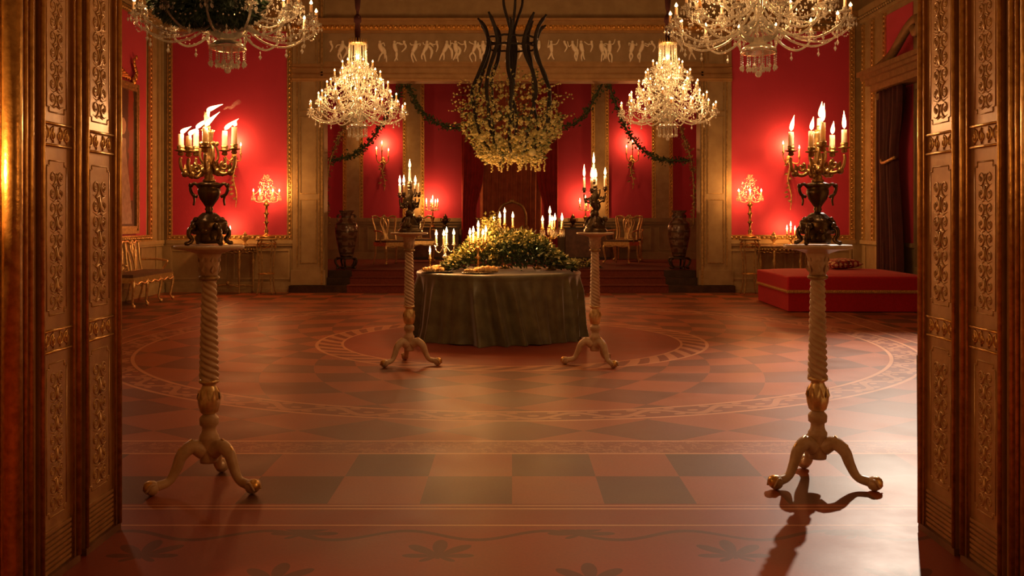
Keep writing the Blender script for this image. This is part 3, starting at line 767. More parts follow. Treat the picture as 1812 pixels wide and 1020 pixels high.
# ------------------------------------------------------------------ round table, velvet cloth
TX, TY, TR = -.16, 11.47, .97
tb = thing('round_table', 'round banquet table hidden under the green velvet cloth', 'table', (TX, TY, 0))
MB().lathe([(.9, .735), (.955, .74), (.955, .768), (.9, .77)], 48).build('tabletop', M['wood'], tb)
for k in range(4):
    a = pi/4+k*pi/2; MB().lathe([(.025, 0), (.03, .3), (.035, .735)], 10, (.7*cos(a), .7*sin(a), 0)).build('leg', M['wood'], tb)
cl = MB(); n = 720; rows = 26; rnd = random.Random(11)
ph = [rnd.uniform(0, 2*pi) for _ in range(6)]
def fold(a):
    f1 = 1-2*abs(sin((a*28+ph[0]+1.6*sin(a*3+ph[1]))/2)); f2 = sin(a*37+ph[2]+1.8*sin(a*2)); f3 = sin(a*11+ph[3])
    return .75*f1*(.6+.4*sin(a*5+ph[5]))+.22*f2+.25*f3
vs, fs = [], []
prof = [(0.001, .782), (.5, .782), (.90, .782), (.955, .780), (.972, .770), (.980, .752)]
for i in range(rows): prof.append((.962+.018*((i+1)/rows), .752-.75*(i+1)/rows))
for j, (r, z) in enumerate(prof):
    k = max(0, (j-5))/rows
    for q in range(n):
        a = 2*pi*q/n+.22*k*sin(2*pi*q/n*1.0+.4)*k
        amp = (.045+.06*k)*min(1, k*4)
        rr = r+fold(a+.16*k*sin(a*2+1))*amp+(.05*max(0, k-.8)*5*abs(sin(a*9+1)) if k > .8 else 0)*.5
        zz = z+(.012*sin(a*7+ph[4]) if k > .95 else 0)
        vs.append((rr*cos(a), rr*sin(a), max(.004, zz)))
for j in range(len(prof)-1):
    for q in range(n): a, b_ = j*n+q, j*n+(q+1) % n; fs.append((a, b_, b_+n, a+n))
cl.add(vs, fs, True)
o = cl.build('tablecloth', M['green_velvet'], None, (TX, TY, 0)); tag(o, 'floor-length olive green velvet cloth draped over the round table', 'tablecloth')
TZ = .784

# ---- candelabra on the table
def table_candelabrum(name, loc, label, spots, stemz, m, base='bell', crystals=False, watt=2.0, group='candelabra on the round table'):
    t = thing(name, label, 'candelabrum', loc, 0, group)
    b = MB().lathe([(.065, 0), (.068, .008), (.05, .02), (.025, .035), (.014, .06), (.022, .075), (.012, .09)], 18)
    b.build('base', M[m], t)
    s = MB()
    if base == 'urn':
        s.lathe([(.012, .08), (.02, .12), (.028, .17), (.048, .22), (.055, .245), (.03, .255), (.02, .27), (.012, .30), (.02, .33), (.010, .35), (.010, stemz)], 16)
    else:
        s.lathe([(.012, .08), (.018, .11), (.009, .15), (.022, stemz*.5), (.040, stemz*.5+.02), (.012, stemz*.5+.045), (.010, stemz-.06), (.02, stemz-.03), (.012, stemz)], 16)
    s.build('stem', M[m], t)
    if crystals: dr = MB()
    for (x, y, z, h, fh) in spots:
        am = MB(); cup(am, (x, y, z), .013, 2.1, .03)
        cent = abs(x)+abs(y) <= .02
        if not cent: scroll_arm(am, stemz, (x, y, z-.025), .0065, .06, knob=False)
        else: am.tube([(x, y, stemz-.02), (x, y, z-.02)], .010, 8)
        am.build('centre_socket' if cent else 'arm', M[m], t)
        put_candle(t, (x, y, z), .0115, h, fh, .017, 0, fh > 0, 0)
        if crystals:
            for k in range(9):
                a = 2*pi*k/9; X_, Y_ = x+.028*cos(a), y+.028*sin(a)
                dr.gem((X_, Y_, z-.03), .005); dr.gem((X_, Y_, z-.075), .007, .042)
    if crystals: stuff(dr.build('crystal_drops', M['crystal'], t))
    if watt:
        mx_ = max(s_[2]+s_[3] for s_ in spots); mz = sum(s_[2]+s_[3] for s_ in spots)/len(spots)
        lamp('candle_light', 'POINT', (0, -.03, mz+.045), watt*len(spots)*.6, WARM, .05, parent=t)
        lamp('candle_light', 'POINT', (spots[0][0], spots[0][1], spots[0][2]+spots[0][3]+.03), watt*len(spots)*.4, WARM, .02, parent=t)
    return t
TW = 4.6
table_candelabrum('silver_candelabrum', (-.785, 11.3, TZ), 'silver candelabrum with three branches at the left of the round table',
    [(-.105, 0, .31, .10, .075), (-.012, -.08, .30, .11, .075), (.012, .05, .32, .12, .08), (.10, 0, .32, .10, .075)], .29, 'silver', watt=TW)
table_candelabrum('gilt_candelabrum', (-.385, 10.98, TZ), 'five-light gilt candelabrum standing in the foliage at table centre left',
    [(-.095, -.02, .34, .09, .08), (-.06, .06, .35, .10, .08), (0, 0, .385, .13, .08), (.055, -.07, .34, .09, .07), (.085, .04, .36, .10, .08)], .30, 'brass', watt=TW)
table_candelabrum('gilt_candelabrum', (-.09, 11.85, TZ), 'gilt candelabrum at the back of the round table in front of the throne chair',
    [(-.13, .02, .52, .085, .06), (-.06, -.05, .52, .10, .08), (0, 0, .55, .13, .07), (.10, -.02, .52, .10, .08)], .45, 'brass', watt=TW)
table_candelabrum('crystal_candelabrum', (.465, 11.5, TZ), 'candelabrum hung with crystal prisms on the right of the round table',
    [(-.10, .0, .50, .08, .07), (-.012, 0, .53, .14, .095), (.045, -.08, .50, .09, .09), (.135, .03, .505, .08, .10), (.02, .1, .5, .08, .07)], .40, 'brass', 'urn', True, watt=TW)
def candlestick(loc, label):
    t = thing('candlestick', label, 'candlestick', loc, 0, 'single candlesticks on the table')
    mb = MB().lathe([(.045, 0), (.047, .008), (.03, .018), (.010, .03), (.016, .05), (.008, .07), (.010, .11), (.020, .12), (.012, .13), (.018, .14), (.018, .155), (.012, .155)], 16)
    mb.build('stick', M['brass'], t); put_candle(t, (0, 0, .145), .010, .065, .085, .0125, 0, True, 4.0); return t
a_ = candlestick((-.965, 11.3, TZ), 'lone candlestick near the left edge of the round table')
b_ = dup(a_, (.315, 11.75, TZ), 0, 'lone candlestick half hidden in foliage right of table centre')

# ---- floral centrepiece
def in_mound(rnd):
    while True:
        x = rnd.uniform(-.66, .86); y = rnd.uniform(-.42, .42)
        hmax = .46*math.exp(-(abs(x-.0)/.52)**3.4)*(1-(y/.55)**2)+.16*math.exp(-((x-.58)/.26)**2)
        hmax = max(.05, hmax)
        if x > .75 and rnd.random() < .5: continue
        if x < -.1 and y < -.30: continue
        return x, y, rnd.random()**.45*hmax, hmax
fc = thing('flower_arrangement', 'large mound of foliage and pale blossom heaped on the round table', 'flower arrangement', (TX+.02, TY-.1, TZ))
rnd = random.Random(5)
lf = MB(); ld = MB(); bl = MB()
for i in range(4600):
    x, y, z, hm = in_mound(rnd); d = Vector((x*1.1+rnd.gauss(0, .5), y*2+rnd.gauss(0, .5)-.25, .35+rnd.gauss(0, .5)))
    up = Vector((rnd.gauss(0, 1), rnd.gauss(0, 1), 1)); L = rnd.uniform(.045, .10)
    dark = (-.02 < x < .50 and z < .30) or z < hm*.5  # low and central leaves take the darker colour, painting shade inside the mound
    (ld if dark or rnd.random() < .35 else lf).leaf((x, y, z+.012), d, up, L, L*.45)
for i in range(900):
    x, y, z, hm = in_mound(rnd)
    if x > -.05 and z < .3 and rnd.random() < .85: continue
    p = Vector((x, y-.03, max(z, hm*.8)+rnd.uniform(0, .05))); bl.gem(p, rnd.uniform(.008, .018))
for i in range(5):     # sprays rising at the top
    x0 = rnd.uniform(-.22, -.02); q = Vector((x0, 0, .45))
    e = q+Vector((rnd.uniform(-.16, .12), 0, rnd.uniform(.12, .26)))
    ld.tube([q-Vector((0, 0, .2)), q, e], .004, 4)
    for k in range(60):
        p = q.lerp(e, rnd.random())+Vector((rnd.gauss(0, .035), rnd.gauss(0, .035), rnd.gauss(0, .02)))
        lf.leaf(p, (rnd.gauss(0, 1), rnd.gauss(0, 1), .6), (0, 0, 1), .05, .028)
        if k % 3 == 0: bl.gem(p, .014)
for i in range(60):    # trailing fronds over the right edge
    a = rnd.uniform(-1.1, .25); q = Vector((.5, -.1, .05)); r0 = rnd.uniform(.2, .42)
    p = q+Vector((cos(a)*r0, sin(a)*r0, rnd.uniform(-.02, .07)))
    for k in range(10): lf.leaf(p+Vector((rnd.gauss(0, .03), rnd.gauss(0, .03), abs(rnd.gauss(0, .015)))), (cos(a)+rnd.gauss(0, .6), sin(a)+rnd.gauss(0, .6), .15), (0, 0, 1), .06, .022)
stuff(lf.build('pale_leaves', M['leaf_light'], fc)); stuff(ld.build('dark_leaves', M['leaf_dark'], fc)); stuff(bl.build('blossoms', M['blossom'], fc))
# ---- food
def plate(loc, r, label, m='silver', name='serving_plate', grp=None):
    mb = MB().lathe([(r*.5, 0), (r*.6, .004), (r*.97, .014), (r, .017), (r*.95, .018), (r*.6, .008), (.001, .007)], 32)
    o = mb.build(name, M[m], None, loc); tag(o, label, 'plate', grp); return o
def pastry(loc, s_, rz, label, grp):
    mb = MB()
    for k in range(7):
        t = k/6-.5; mb.ball((t*1.5*s_, .10*s_*cos(t*5), .28*s_+.06*s_*(k % 2)), s_*(.38-.35*t*t), 10, 6, (.8, 1, .85))
    o = mb.build('pastry', M['pastry'], None, loc, (0, 0, rz)); tag(o, label, 'pastry', grp); return o
plate((-.37, 10.80, TZ), .20, 'round platter of pastries at the front edge of the table')
plate((-.88, 11.04, TZ), .17, 'small plate of golden cakes at the left of the table')
plate((-.72, 10.90, TZ), .085, 'dark little dish at the left front of the table', 'black', 'dish')
g = 'pastries on the front platter'
pastry((-.27, 10.78, TZ+.008), .125, .3, 'largest golden plaited pastry on the front platter, at its right', g)
pastry((-.47, 10.76, TZ+.008), .075, -.5, 'small golden pastry at the left of the front platter', g)
pastry((-.38, 10.92, TZ+.008), .09, .9, 'golden pastry behind the others on the front platter', g)
g = 'cakes on the left plate'
for i, (x, y, s_, l) in enumerate(((-.95, 11.02, .085, 'golden cake at the left of the small left plate'), (-.86, 11.09, .115, 'tallest golden cake on the small left plate'), (-.80, 10.99, .08, 'golden cake at the right of the small left plate'))):
    pastry((x, y, TZ+.008), s_, i*.8, l, g)

# ------------------------------------------------------------------ hanging basket of blossom
hb = thing('hanging_basket', 'dark twisted-branch basket of pale blossom hanging above the round table', 'hanging basket', (0, 11.0, 0))
def hz(py): return H-(py-HY)*11.0/F
prof = [(.36, 30), (.33, 52), (.29, 78), (.31, 102), (.39, 132), (.46, 162), (.475, 190), (.44, 220), (.34, 250), (.20, 275)]
rnd = random.Random(9)
for k in range(10):
    a = 2*pi*k/10+.25; pts = []
    for j, (r, py) in enumerate(prof):
        rr = r*(1.14 if j == 0 else 1)*.98+rnd.uniform(-.012, .012); aa = a+rnd.uniform(-.04, .04)+.07*sin(j*1.3+k)
        pts.append((rr*cos(aa), rr*sin(aa), hz(py)+(rnd.uniform(-.10, .06) if j == 0 else 0)))
    MB().tube(bez(pts, 5), lambda t: .024*(1-.45*abs(t-.3)) if t > .04 else .013, 7).build('branch_rib', M['iron'], hb)
for (r, py, n_) in ((.285, 84, 20), (.29, 70, 20)):
    mb = MB(); pts = [(r*cos(2*pi*i/n_), r*sin(2*pi*i/n_), hz(py)+.008*sin(i*2.3)) for i in range(n_+1)]; mb.tube(pts, .012, 6); mb.build('ring', M['iron'], hb)
for k in range(5):
    a = 2*pi*k/5; mb = MB(); pts = [(.115*cos(a)*1.1, .115*sin(a), 4.5), (.10*cos(a), .10*sin(a), hz(-30)), (.12*cos(a), .12*sin(a), hz(5)), (.055*cos(a), .055*sin(a), hz(38)), (.02*cos(a), .02*sin(a), hz(60)), (.022*cos(a+1), .022*sin(a+1), hz(100)), (.02*cos(a+2), .02*sin(a+2), hz(150)), (.015*cos(a), .015*sin(a), hz(230))]
    mb.tube(bez(pts, 5), .016, 6); mb.build('hanging_stem', M['iron'], hb)
MB().tube([(0, 0, 4.45), (0, 0, ZC)], .03, 8).build('chain', M['iron'], hb)
bl = MB(); lf = MB(); ld = MB()
for i in range(2900):
    t = rnd.random()**.62; z = hz(118+t*170); base = .40 if t < .75 else .40-.26*(t-.75)/.25
    base = .33+.26*sin(min(1, t*1.5)*pi*.5)**1.5 if t < .65 else .59-(t-.65)/.35*.27
    a = rnd.uniform(0, 2*pi); r = base*(.70+.32*rnd.random()); p = Vector((r*cos(a), r*sin(a), z+rnd.uniform(-.03, .03)))
    if t < .5 and rnd.random() < .45: continue
    q = rnd.random()
    if q < .42: bl.gem(p, rnd.uniform(.010, .026))
    else: (lf if q < .8 else ld).leaf(p, (cos(a)+rnd.gauss(0, .7), sin(a)+rnd.gauss(0, .7), rnd.gauss(.2, .6)), (rnd.gauss(0, 1), rnd.gauss(0, 1), 1), .05, .03)
for i in range(26):      # wispy sprays sticking out sideways
    a = rnd.uniform(0, 2*pi); z0 = hz(rnd.uniform(155, 235)); q = Vector((.46*cos(a), .46*sin(a), z0)); e = q+Vector((cos(a)*.24, sin(a)*.24, rnd.uniform(-.06, .13)))
    ld.tube([q, e], .003, 3)
    for k in range(11): bl.gem(q.lerp(e, k/10)+Vector((rnd.gauss(0, .015), rnd.gauss(0, .015), rnd.gauss(0, .022))), rnd.uniform(.009, .015))
for i in range(46):      # round heads at the bottom
    a = rnd.uniform(0, 2*pi); r = rnd.uniform(.05, .42); p = (r*cos(a), r*sin(a), hz(rnd.uniform(240, 284))+r*.12); bl.ball(p, rnd.uniform(.030, .052), 8, 6)
for i in range(14):
    a = rnd.uniform(0, 2*pi); r = rnd.uniform(.05, .4); z0 = hz(277)
    for k in range(9): bl.gem((r*cos(a)+rnd.gauss(0, .008), r*sin(a)+rnd.gauss(0, .008), z0-k*.02), .013)
stuff(bl.build('blossoms', M['blossom'], hb)); stuff(lf.build('pale_leaves', M['leaf_light'], hb)); stuff(ld.build('dark_leaves', M['leaf_dark'], hb))

# ------------------------------------------------------------------ chandeliers
def chandelier(loc, label):
    t = thing('chandelier', label, 'chandelier', loc, 0, 'crystal chandeliers')
    G = M['crystal']
    MB().lathe([(.02, .22), (.05, .24), (.11, .27), (.15, .32), (.155, .36), (.08, .37), (.085, .40), (.05, .44), (.03, .48), (.06, .55), (.07, .62), (.04, .70), (.03, .80), (.05, .88), (.03, .95), (.025, 1.2), (.04, 1.40)], 16,
               fn=lambda r, z, a: r*(1+.07*abs(cos(a*6)))).build('glass_stem', M['crystal_arm'], t)
    MB().lathe([(.03, .235), (.10, .225), (.135, .195), (.14, .165), (.12, .168), (.06, .20)], 20, fn=lambda r, z, a: r*(1+.05*abs(cos(a*8)))).build('glass_bowl', M['crystal_arm'], t)
    cr = MB()
    for k in range(20):
        a = 2*pi*k/20; cr.lathe([(.006, 1.39), (.009, 1.41), (.004, 1.46)], 4, (.125*cos(a), .125*sin(a), 0))
    cr.lathe([(.11, 1.385), (.13, 1.39), (.13, 1.405), (.11, 1.41)], 24); cr.build('crown', M['pale_gilt'], t)
    tiers = [(14, .69, .41, .26, 0), (12, .56, .56, .42, .2), (10, .44, .73, .60, .1), (8, .33, .89, .77, .3), (6, .22, 1.03, .93, 0)]
    dr = MB()
    for (n_, R, zc, zh, off) in tiers:
        mb = MB(); dip = (zc-zh)
        mb.tube(bez([(.03, 0, zh+dip*1.0), (R*.25, 0, zh+dip*.55), (R*.45, 0, zh+dip*.02), (R*.72, 0, zh-.02), (R*.95, 0, zh+dip*.35), (R, 0, zc-.02)], 5), .0095, 6)
        mb.lathe([(.008, -.035), (.018, -.02), (.045, -.008), (.048, 0), (.018, .002), (.02, .025), (.014, .028)], 10, (R, 0, zc))
        me = mb.build('tmp', M['crystal_arm']); arm_me = me.data; bpy.data.objects.remove(me)
        for k in range(n_):
            a = 2*pi*(k+off)/n_
            inst('glass_arm', arm_me, t, None, (0, 0, a))
            c = inst('candle', candle_me(.0125, .065), t, (R*cos(a), R*sin(a), zc+.022))
            inst('flame', flame_me(.036, .015, 0, 0, True, 6), c, (0, 0, .067))
            for j in range(6):   # prisms round each pan
                b = a+2*pi*j/6; x, y = R*cos(a)+.044*cos(b), R*sin(a)+.044*sin(b)
                dr.gem((x, y, zc-.018), .006); dr.gem((x, y, zc-.048), .009, .02)
            a2 = 2*pi*(k+1+off)/n_        # bead swags between neighbouring pans
            for j in range(1, 8):
                f_ = j/8; aa = a+(a2-a)*f_; sag = .09*4*f_*(1-f_)
                dr.gem((R*cos(aa), R*sin(aa), zc-.02-sag), .0075)
            for j in range(1, 9):          # strings up to the stem
                f_ = j/9; r_ = R*(1-f_)+.04*f_; dr.gem((r_*cos(a), r_*sin(a), zc+.0+(.22)*f_-.07*sin(f_*pi)), .0065)
    for k in range(18):                   # tent of bead strings under the crown
        a = 2*pi*k/18
        for j in range(22):
            f_ = j/21; r_ = .125+.03*f_*f_+(.05*(f_-.7)*3.3 if f_ > .7 else 0); dr.gem((r_*cos(a), r_*sin(a), 1.385-.42*f_), .0085, .012)
    for k in range(14):                   # drops under the bowl
        a = 2*pi*k/14
        for j in range(5): dr.gem((.135*cos(a), .135*sin(a), .155-j*.018), .008)
        dr.gem((.135*cos(a), .135*sin(a), .050), .016, .026)
        for j in range(4): dr.gem((.07*cos(a), .07*sin(a), .13-j*.018), .007)
        dr.gem((.07*cos(a), .07*sin(a), .038), .013, .022)
    for j in range(6): dr.gem((0, 0, .12-j*.016), .008)
    dr.ball((0, 0, .0), .026, 10, 7)
    rr_ = random.Random(4)
    for k in range(900):                  # loose drops through the body
        z_ = rr_.uniform(.30, 1.12); R_ = .69-(z_-.34)*.62 if z_ > .34 else .6; a = rr_.uniform(0, 2*pi); q_ = R_*rr_.uniform(.25, .98)
        dr.gem((q_*cos(a), q_*sin(a), z_), rr_.uniform(.006, .011), rr_.uniform(.01, .02))
    for k in range(14):
        a = 2*pi*k/14; dr.gem((.60*cos(a+.2), .60*sin(a+.2), .235), .007, .02); dr.gem((.60*cos(a+.2), .60*sin(a+.2), .20), .014, .024)
    stuff(dr.build('crystal_drops', G, t))
    rd = MB(); rd.tube([(0, 0, 1.40), (0, 0, ZC-loc[2])], .020, 8)
    for zz in (1.46, 1.9, 2.35): rd.lathe([(.02, -.16), (.035, -.12), (.045, 0), (.035, .1), (.055, .13), (.055, .2), (.02, .24)], 12, (0, 0, zz+.12))
    rd.build('sleeved_chain', M['dark_drape'], t)
    for (z, r_, n_) in ((1.2, .0, 1), (.86, .36, 3), (.58, .60, 4)):
        for k in range(n_):
            a = 2*pi*k/n_+.4; lamp('chandelier_light', 'POINT', (r_*cos(a), r_*sin(a), z), CHW, (1, .52, .20), .05, parent=t)
    return t
CHW = 10.5
ch = chandelier((-2.25, 14.0, 2.555), 'lit crystal chandelier hanging at the left before the alcove opening')
dup(ch, (2.27, 14.0, 2.555), .13, 'lit crystal chandelier hanging at the right before the alcove opening')
nl = dup(ch, (-2.25, 7.6, 2.58), .3, 'near crystal chandelier cropped by the top edge at left, with a green wreath')
nr = dup(ch, (1.95, 7.6, 2.55), .21, 'near crystal chandelier cropped by the top edge at right, with no greenery')
def relight(root, k):
    for o in root.children:
        if o.type == 'LIGHT': o.data = o.data.copy(); o.data.energy *= k
relight(nl, .42); relight(nr, .6)
wr_ = MB(); rnd = random.Random(21)
for i in range(4200):
    a = rnd.uniform(0, 2*pi); b = rnd.uniform(0, 2*pi); r = .22+.20*rnd.random()**.5*cos(b); z = .15*sin(b)
    x, y = r*cos(a), r*sin(a); wr_.leaf((x, y, z), (x+rnd.gauss(0, .3), y+rnd.gauss(0, .3), z*2+rnd.gauss(0, .3)), (rnd.gauss(0, 1), rnd.gauss(0, 1), 1), .07, .035)
o = wr_.build('greenery_wreath', M['leaf_black'], None, (-2.31, 7.27, 3.075)); tag(o, 'dark green leafy wreath resting on the near left chandelier', 'wreath')

# ------------------------------------------------------------------ wall sconces
def sconce(loc, rz, label, spots, tail, name='wall_sconce', watt=None):
    t = thing(name, label, 'wall sconce', loc, rz, 'candle sconces on red walls')
    b = MB(); b.ball((0, -.03, 0), .055, 10, 7, (1, .5, 1.4))
    b.tube(bez([(0, -.03, 0), (.03, -.04, -.12), (-.02, -.05, -tail*.4), (.045, -.05, -tail*.72), (.03, -.04, -tail)], 6), lambda q: .030*(1-.75*q), 7)
    for k in range(10): b.leaf((rnd.uniform(-.03, .03), -.05, -tail*.1*k*.9), (rnd.choice((-1, 1)), -.3, -.4), (0, -1, 0), .10, .05)
    b.build('backplate', M['old_gilt'], t)
    for (x, y, z, h) in spots:
        am = MB(); am.tube(bez([(0, -.03, 0), (x*.5, y*.6-.02, -.08), (x*.95, y, z-.12), (x, y, z-.02)], 5), .011, 6); cup(am, (x, y, z), .016, 2.0, .035)
        am.build('arm', M['old_gilt'], t); put_candle(t, (x, y, z), .012, h, .07, .016, 0, True, 0)
    zz = max(s_[2]+s_[3] for s_ in spots)
    lamp('candle_light', 'POINT', (0, -.20, zz+.02), SCW if watt is None else watt, WARM, .03, parent=t)
    return t
SCW = 20
sp3 = [(-.14, -.16, .12, .13), (0, -.22, .22, .16), (.15, -.16, .08, .13)]
a_ = sconce((-5.22, YB-.015, 2.55), 0, 'gilt wall sconce on red silk behind the left foreground candelabrum', [(-.14, -.16, .13, .14), (.16, -.16, .05, .14)], .95)
dup(a_, (5.2, YB-.015, 2.50), 0, 'gilt wall sconce on red silk behind the right foreground candelabrum')
s2 = sconce((-3.13, AD-.016, 2.80), 0, 'triple candle sconce on the alcove wall at left', sp3, .75)
dup(s2, (2.90, AD-.016, 2.84), 0, 'triple candle sconce on the alcove wall at right')
# sconces on the camera side of the doorway, just outside the view
s4 = sconce((-2.06, 3.478, 1.42), 0, 'gilt candle sconce on the near wall left of the doorway', [(-.1, -.12, .03, .1), (.1, -.12, .03, .1)], .3, watt=38)
dup(s4, (2.13, 3.478, 1.42), 0, 'gilt candle sconce on the near wall right of the doorway')

# ------------------------------------------------------------------ consoles, girandoles and ornaments along the back wall
def console(loc, label, w=1.0, d=.42, h=.90, m='old_gilt'):
    t = thing('console_table', label, 'console table', loc, 0, 'gilt console tables along walls')
    top = MB(); n_ = 20; ring = [(w/2*cos(pi+pi*i/n_), d*sin(pi+pi*i/n_)) for i in range(n_+1)]
    vs = [(x, y, h-.03) for x, y in ring]+[(x, y, h) for x, y in ring]
    top.add(vs, [tuple(range(n_, -1, -1)), tuple(range(n_+1, 2*n_+2))]+[(i, i+1, n_+2+i, n_+1+i) for i in range(n_)]+[(n_, 0, n_+1, 2*n_+1)]); top.build('top', M['cream'], t)
    ap = MB()
    for i in range(n_):
        (xa, ya), (xb, yb_) = ring[i], ring[i+1]; ap.tube([(xa*.94, ya*.94, h-.05), (xb*.94, yb_*.94, h-.05)], .012, 5)
        ap.tube([(xa*.94, ya*.94, h-.13), (xb*.94, yb_*.94, h-.13-.02*(i % 2))], .010, 5); ap.ball((xa*.94, ya*.94, h-.09), .026, 6, 4)
    ap.build('pierced_apron', M[m], t)
    for (x, y) in ((-.42, -.05), (.42, -.05), (-.24, -.33), (.24, -.33)):
        x *= w; 
        MB().lathe([(.014, 0), (.02, .02), (.012, .05), (.016, .2), (.022, .5), (.036, .60), (.018, .66), (.03, h-.14), (.02, h-.10)], 10, (x, y, 0)).build('leg', M[m], t)
    s_ = MB(); s_.tube([(-.42*w, -.05, .13), (-.1, -.22, .16), (.1, -.22, .16), (.42*w, -.05, .13)], .014, 6); s_.ball((0, -.22, .19), .04, 8, 6)
    s_.tube([(-.24*w, -.33, .13), (0, -.22, .16), (.24*w, -.33, .13)], .012, 6); s_.build('stretcher', M[m], t)
    return t
c1 = console((-5.27, YB-.06, 0), 'gilt half-round console table by the left back wall')
dup(c1, (5.08, YB-.06, 0), 0, 'gilt half-round console table by the right back wall behind the ottoman')
def small_urn(loc, label, cat='urn', m='old_gilt'):
    u = MB().lathe([(.05, 0), (.052, .015), (.02, .035), (.018, .05), (.045, .09), (.06, .13), (.05, .165), (.03, .18), (.045, .19), (.02, .215), (.012, .24), (.001, .25)], 14, fn=lambda r, z, a: r*(1+.06*cos(6*a)))
    for s_ in (-1, 1): u.tube(bez([(s_*.05, 0, .15), (s_*.085, 0, .16), (s_*.08, 0, .12), (s_*.05, 0, .10)], 4), .007, 5)
    o = u.build('urn', M[m], None, loc); tag(o, label, cat, 'small urns on consoles'); return o
small_urn((-4.96, 17.85, .90), 'small gilt lidded urn on the left back console')
small_urn((4.86, 17.85, .90), 'small gilt lidded urn on the right back console')
TW2 = 3.5
def trio(loc, label):
    return table_candelabrum('three_light_candelabrum', loc, label, [(-.07, 0, .20, .07, .10), (0, 0, .24, .10, .10), (.075, -.01, .20, .07, .09)], .17, 'brass', watt=TW2, group='small candelabra on wall consoles')
t1 = trio((-5.30, 17.82, .90), 'small triple candelabrum on the left back console, half hidden by the bronze urn base')
dup(t1, (5.17, 17.82, .90), 0, 'small triple candelabrum on the right back console beside the small urn')
def plant_stand(loc, label):
    t = thing('pedestal_table', label, 'pedestal', loc, 0, 'slender pedestals along back wall')
    MB().lathe([(.17, .985), (.20, .99), (.20, 1.02), (.17, 1.03)], 8).build('top', M['old_gilt'], t)
    for k in range(4):
        a = pi/4+k*pi/2; MB().tube(bez([(.15*cos(a), .15*sin(a), .99), (.20*cos(a), .20*sin(a), .9), (.15*cos(a), .15*sin(a), .6), (.15*cos(a), .15*sin(a), .2), (.20*cos(a), .20*sin(a), 0)], 5), .013, 6).build('leg', M['old_gilt'], t)
    s_ = MB()
    for z_, r_ in ((.38, .15), (.93, .18)):
        s_.tube([(r_*cos(i*pi/8), r_*sin(i*pi/8), z_) for i in range(17)], .009, 5)
    for k in range(4): s_.tube(bez([(.18*cos(k*pi/2+pi/4), .18*sin(k*pi/2+pi/4), .93), (.18*cos(k*pi/2+pi/2)*.9, .18*sin(k*pi/2+pi/2)*.9, .85), (.18*cos(k*pi/2+3*pi/4), .18*sin(k*pi/2+3*pi/4), .93)], 4), .009, 5)
    s_.build('gallery_ring', M['gilt'], t); return t
ps = plant_stand((-4.50, 17.6, 0), 'slender four-legged pedestal under the crystal girandole at left')
dup(ps, (4.36, 17.6, 0), 0, 'slender four-legged pedestal under the crystal girandole at right')
def girandole(loc, label):
    t = thing('girandole', label, 'candelabrum', loc, 0, 'crystal girandoles on pedestals')
    MB().lathe([(.15, 0), (.155, .02), (.10, .05), (.04, .08), (.03, .11), (.045, .13), (.02, .16), (.022, .26), (.05, .29), (.02, .32), (.025, .42), (.05, .45), (.022, .48), (.025, .58), (.06, .61), (.03, .64), (.02, .70)], 16).build('stem', M['brass'], t)
    dr = MB()
    for k in range(6):
        a = 2*pi*k/6+.26; x, y = .23*cos(a), .23*sin(a); am = MB()
        am.tube(bez([(0, 0, .72), (x*.4, y*.4, .66), (x*.85, y*.85, .68), (x, y, .76)], 5), .009, 6); cup(am, (x, y, .79), .013, 2.4, .03); am.build('arm', M['crystal'], t)
        put_candle(t, (x, y, .79), .011, .06, .055, .015, 0, True, 0)
        for j in range(6):
            b = 2*pi*j/6; dr.gem((x+.035*cos(b), y+.035*sin(b), .755), .008); dr.gem((x+.035*cos(b), y+.035*sin(b), .71), .011, .035)
        for j in range(14):
            f_ = j/13; dr.gem((x*(1-f_*.8), y*(1-f_*.8), .80+.30*f_-.08*sin(f_*pi)), .010)
    for j in range(140):
        z_ = rnd.uniform(.68, 1.16); r_ = (.16 if z_ < 1.0 else .16*(1.20-z_)/.2+.01)*rnd.random()**.5; a = rnd.uniform(0, 2*pi); dr.gem((r_*cos(a), r_*sin(a), z_), rnd.uniform(.009, .016))
    stuff(dr.build('crystal_drops', M['crystal'], t))
    lamp('candle_light', 'POINT', (0, -.30, .90), 18, WARM, .05, parent=t); lamp('candle_light', 'POINT', (0, .16, .90), 16, WARM, .05, parent=t)
    return t
gd = girandole((-4.50, 17.6, 1.03), 'crystal-hung girandole glowing on the left pedestal against red silk')
dup(gd, (4.36, 17.6, 1.03), 0, 'crystal-hung girandole glowing on the right pedestal against red silk')

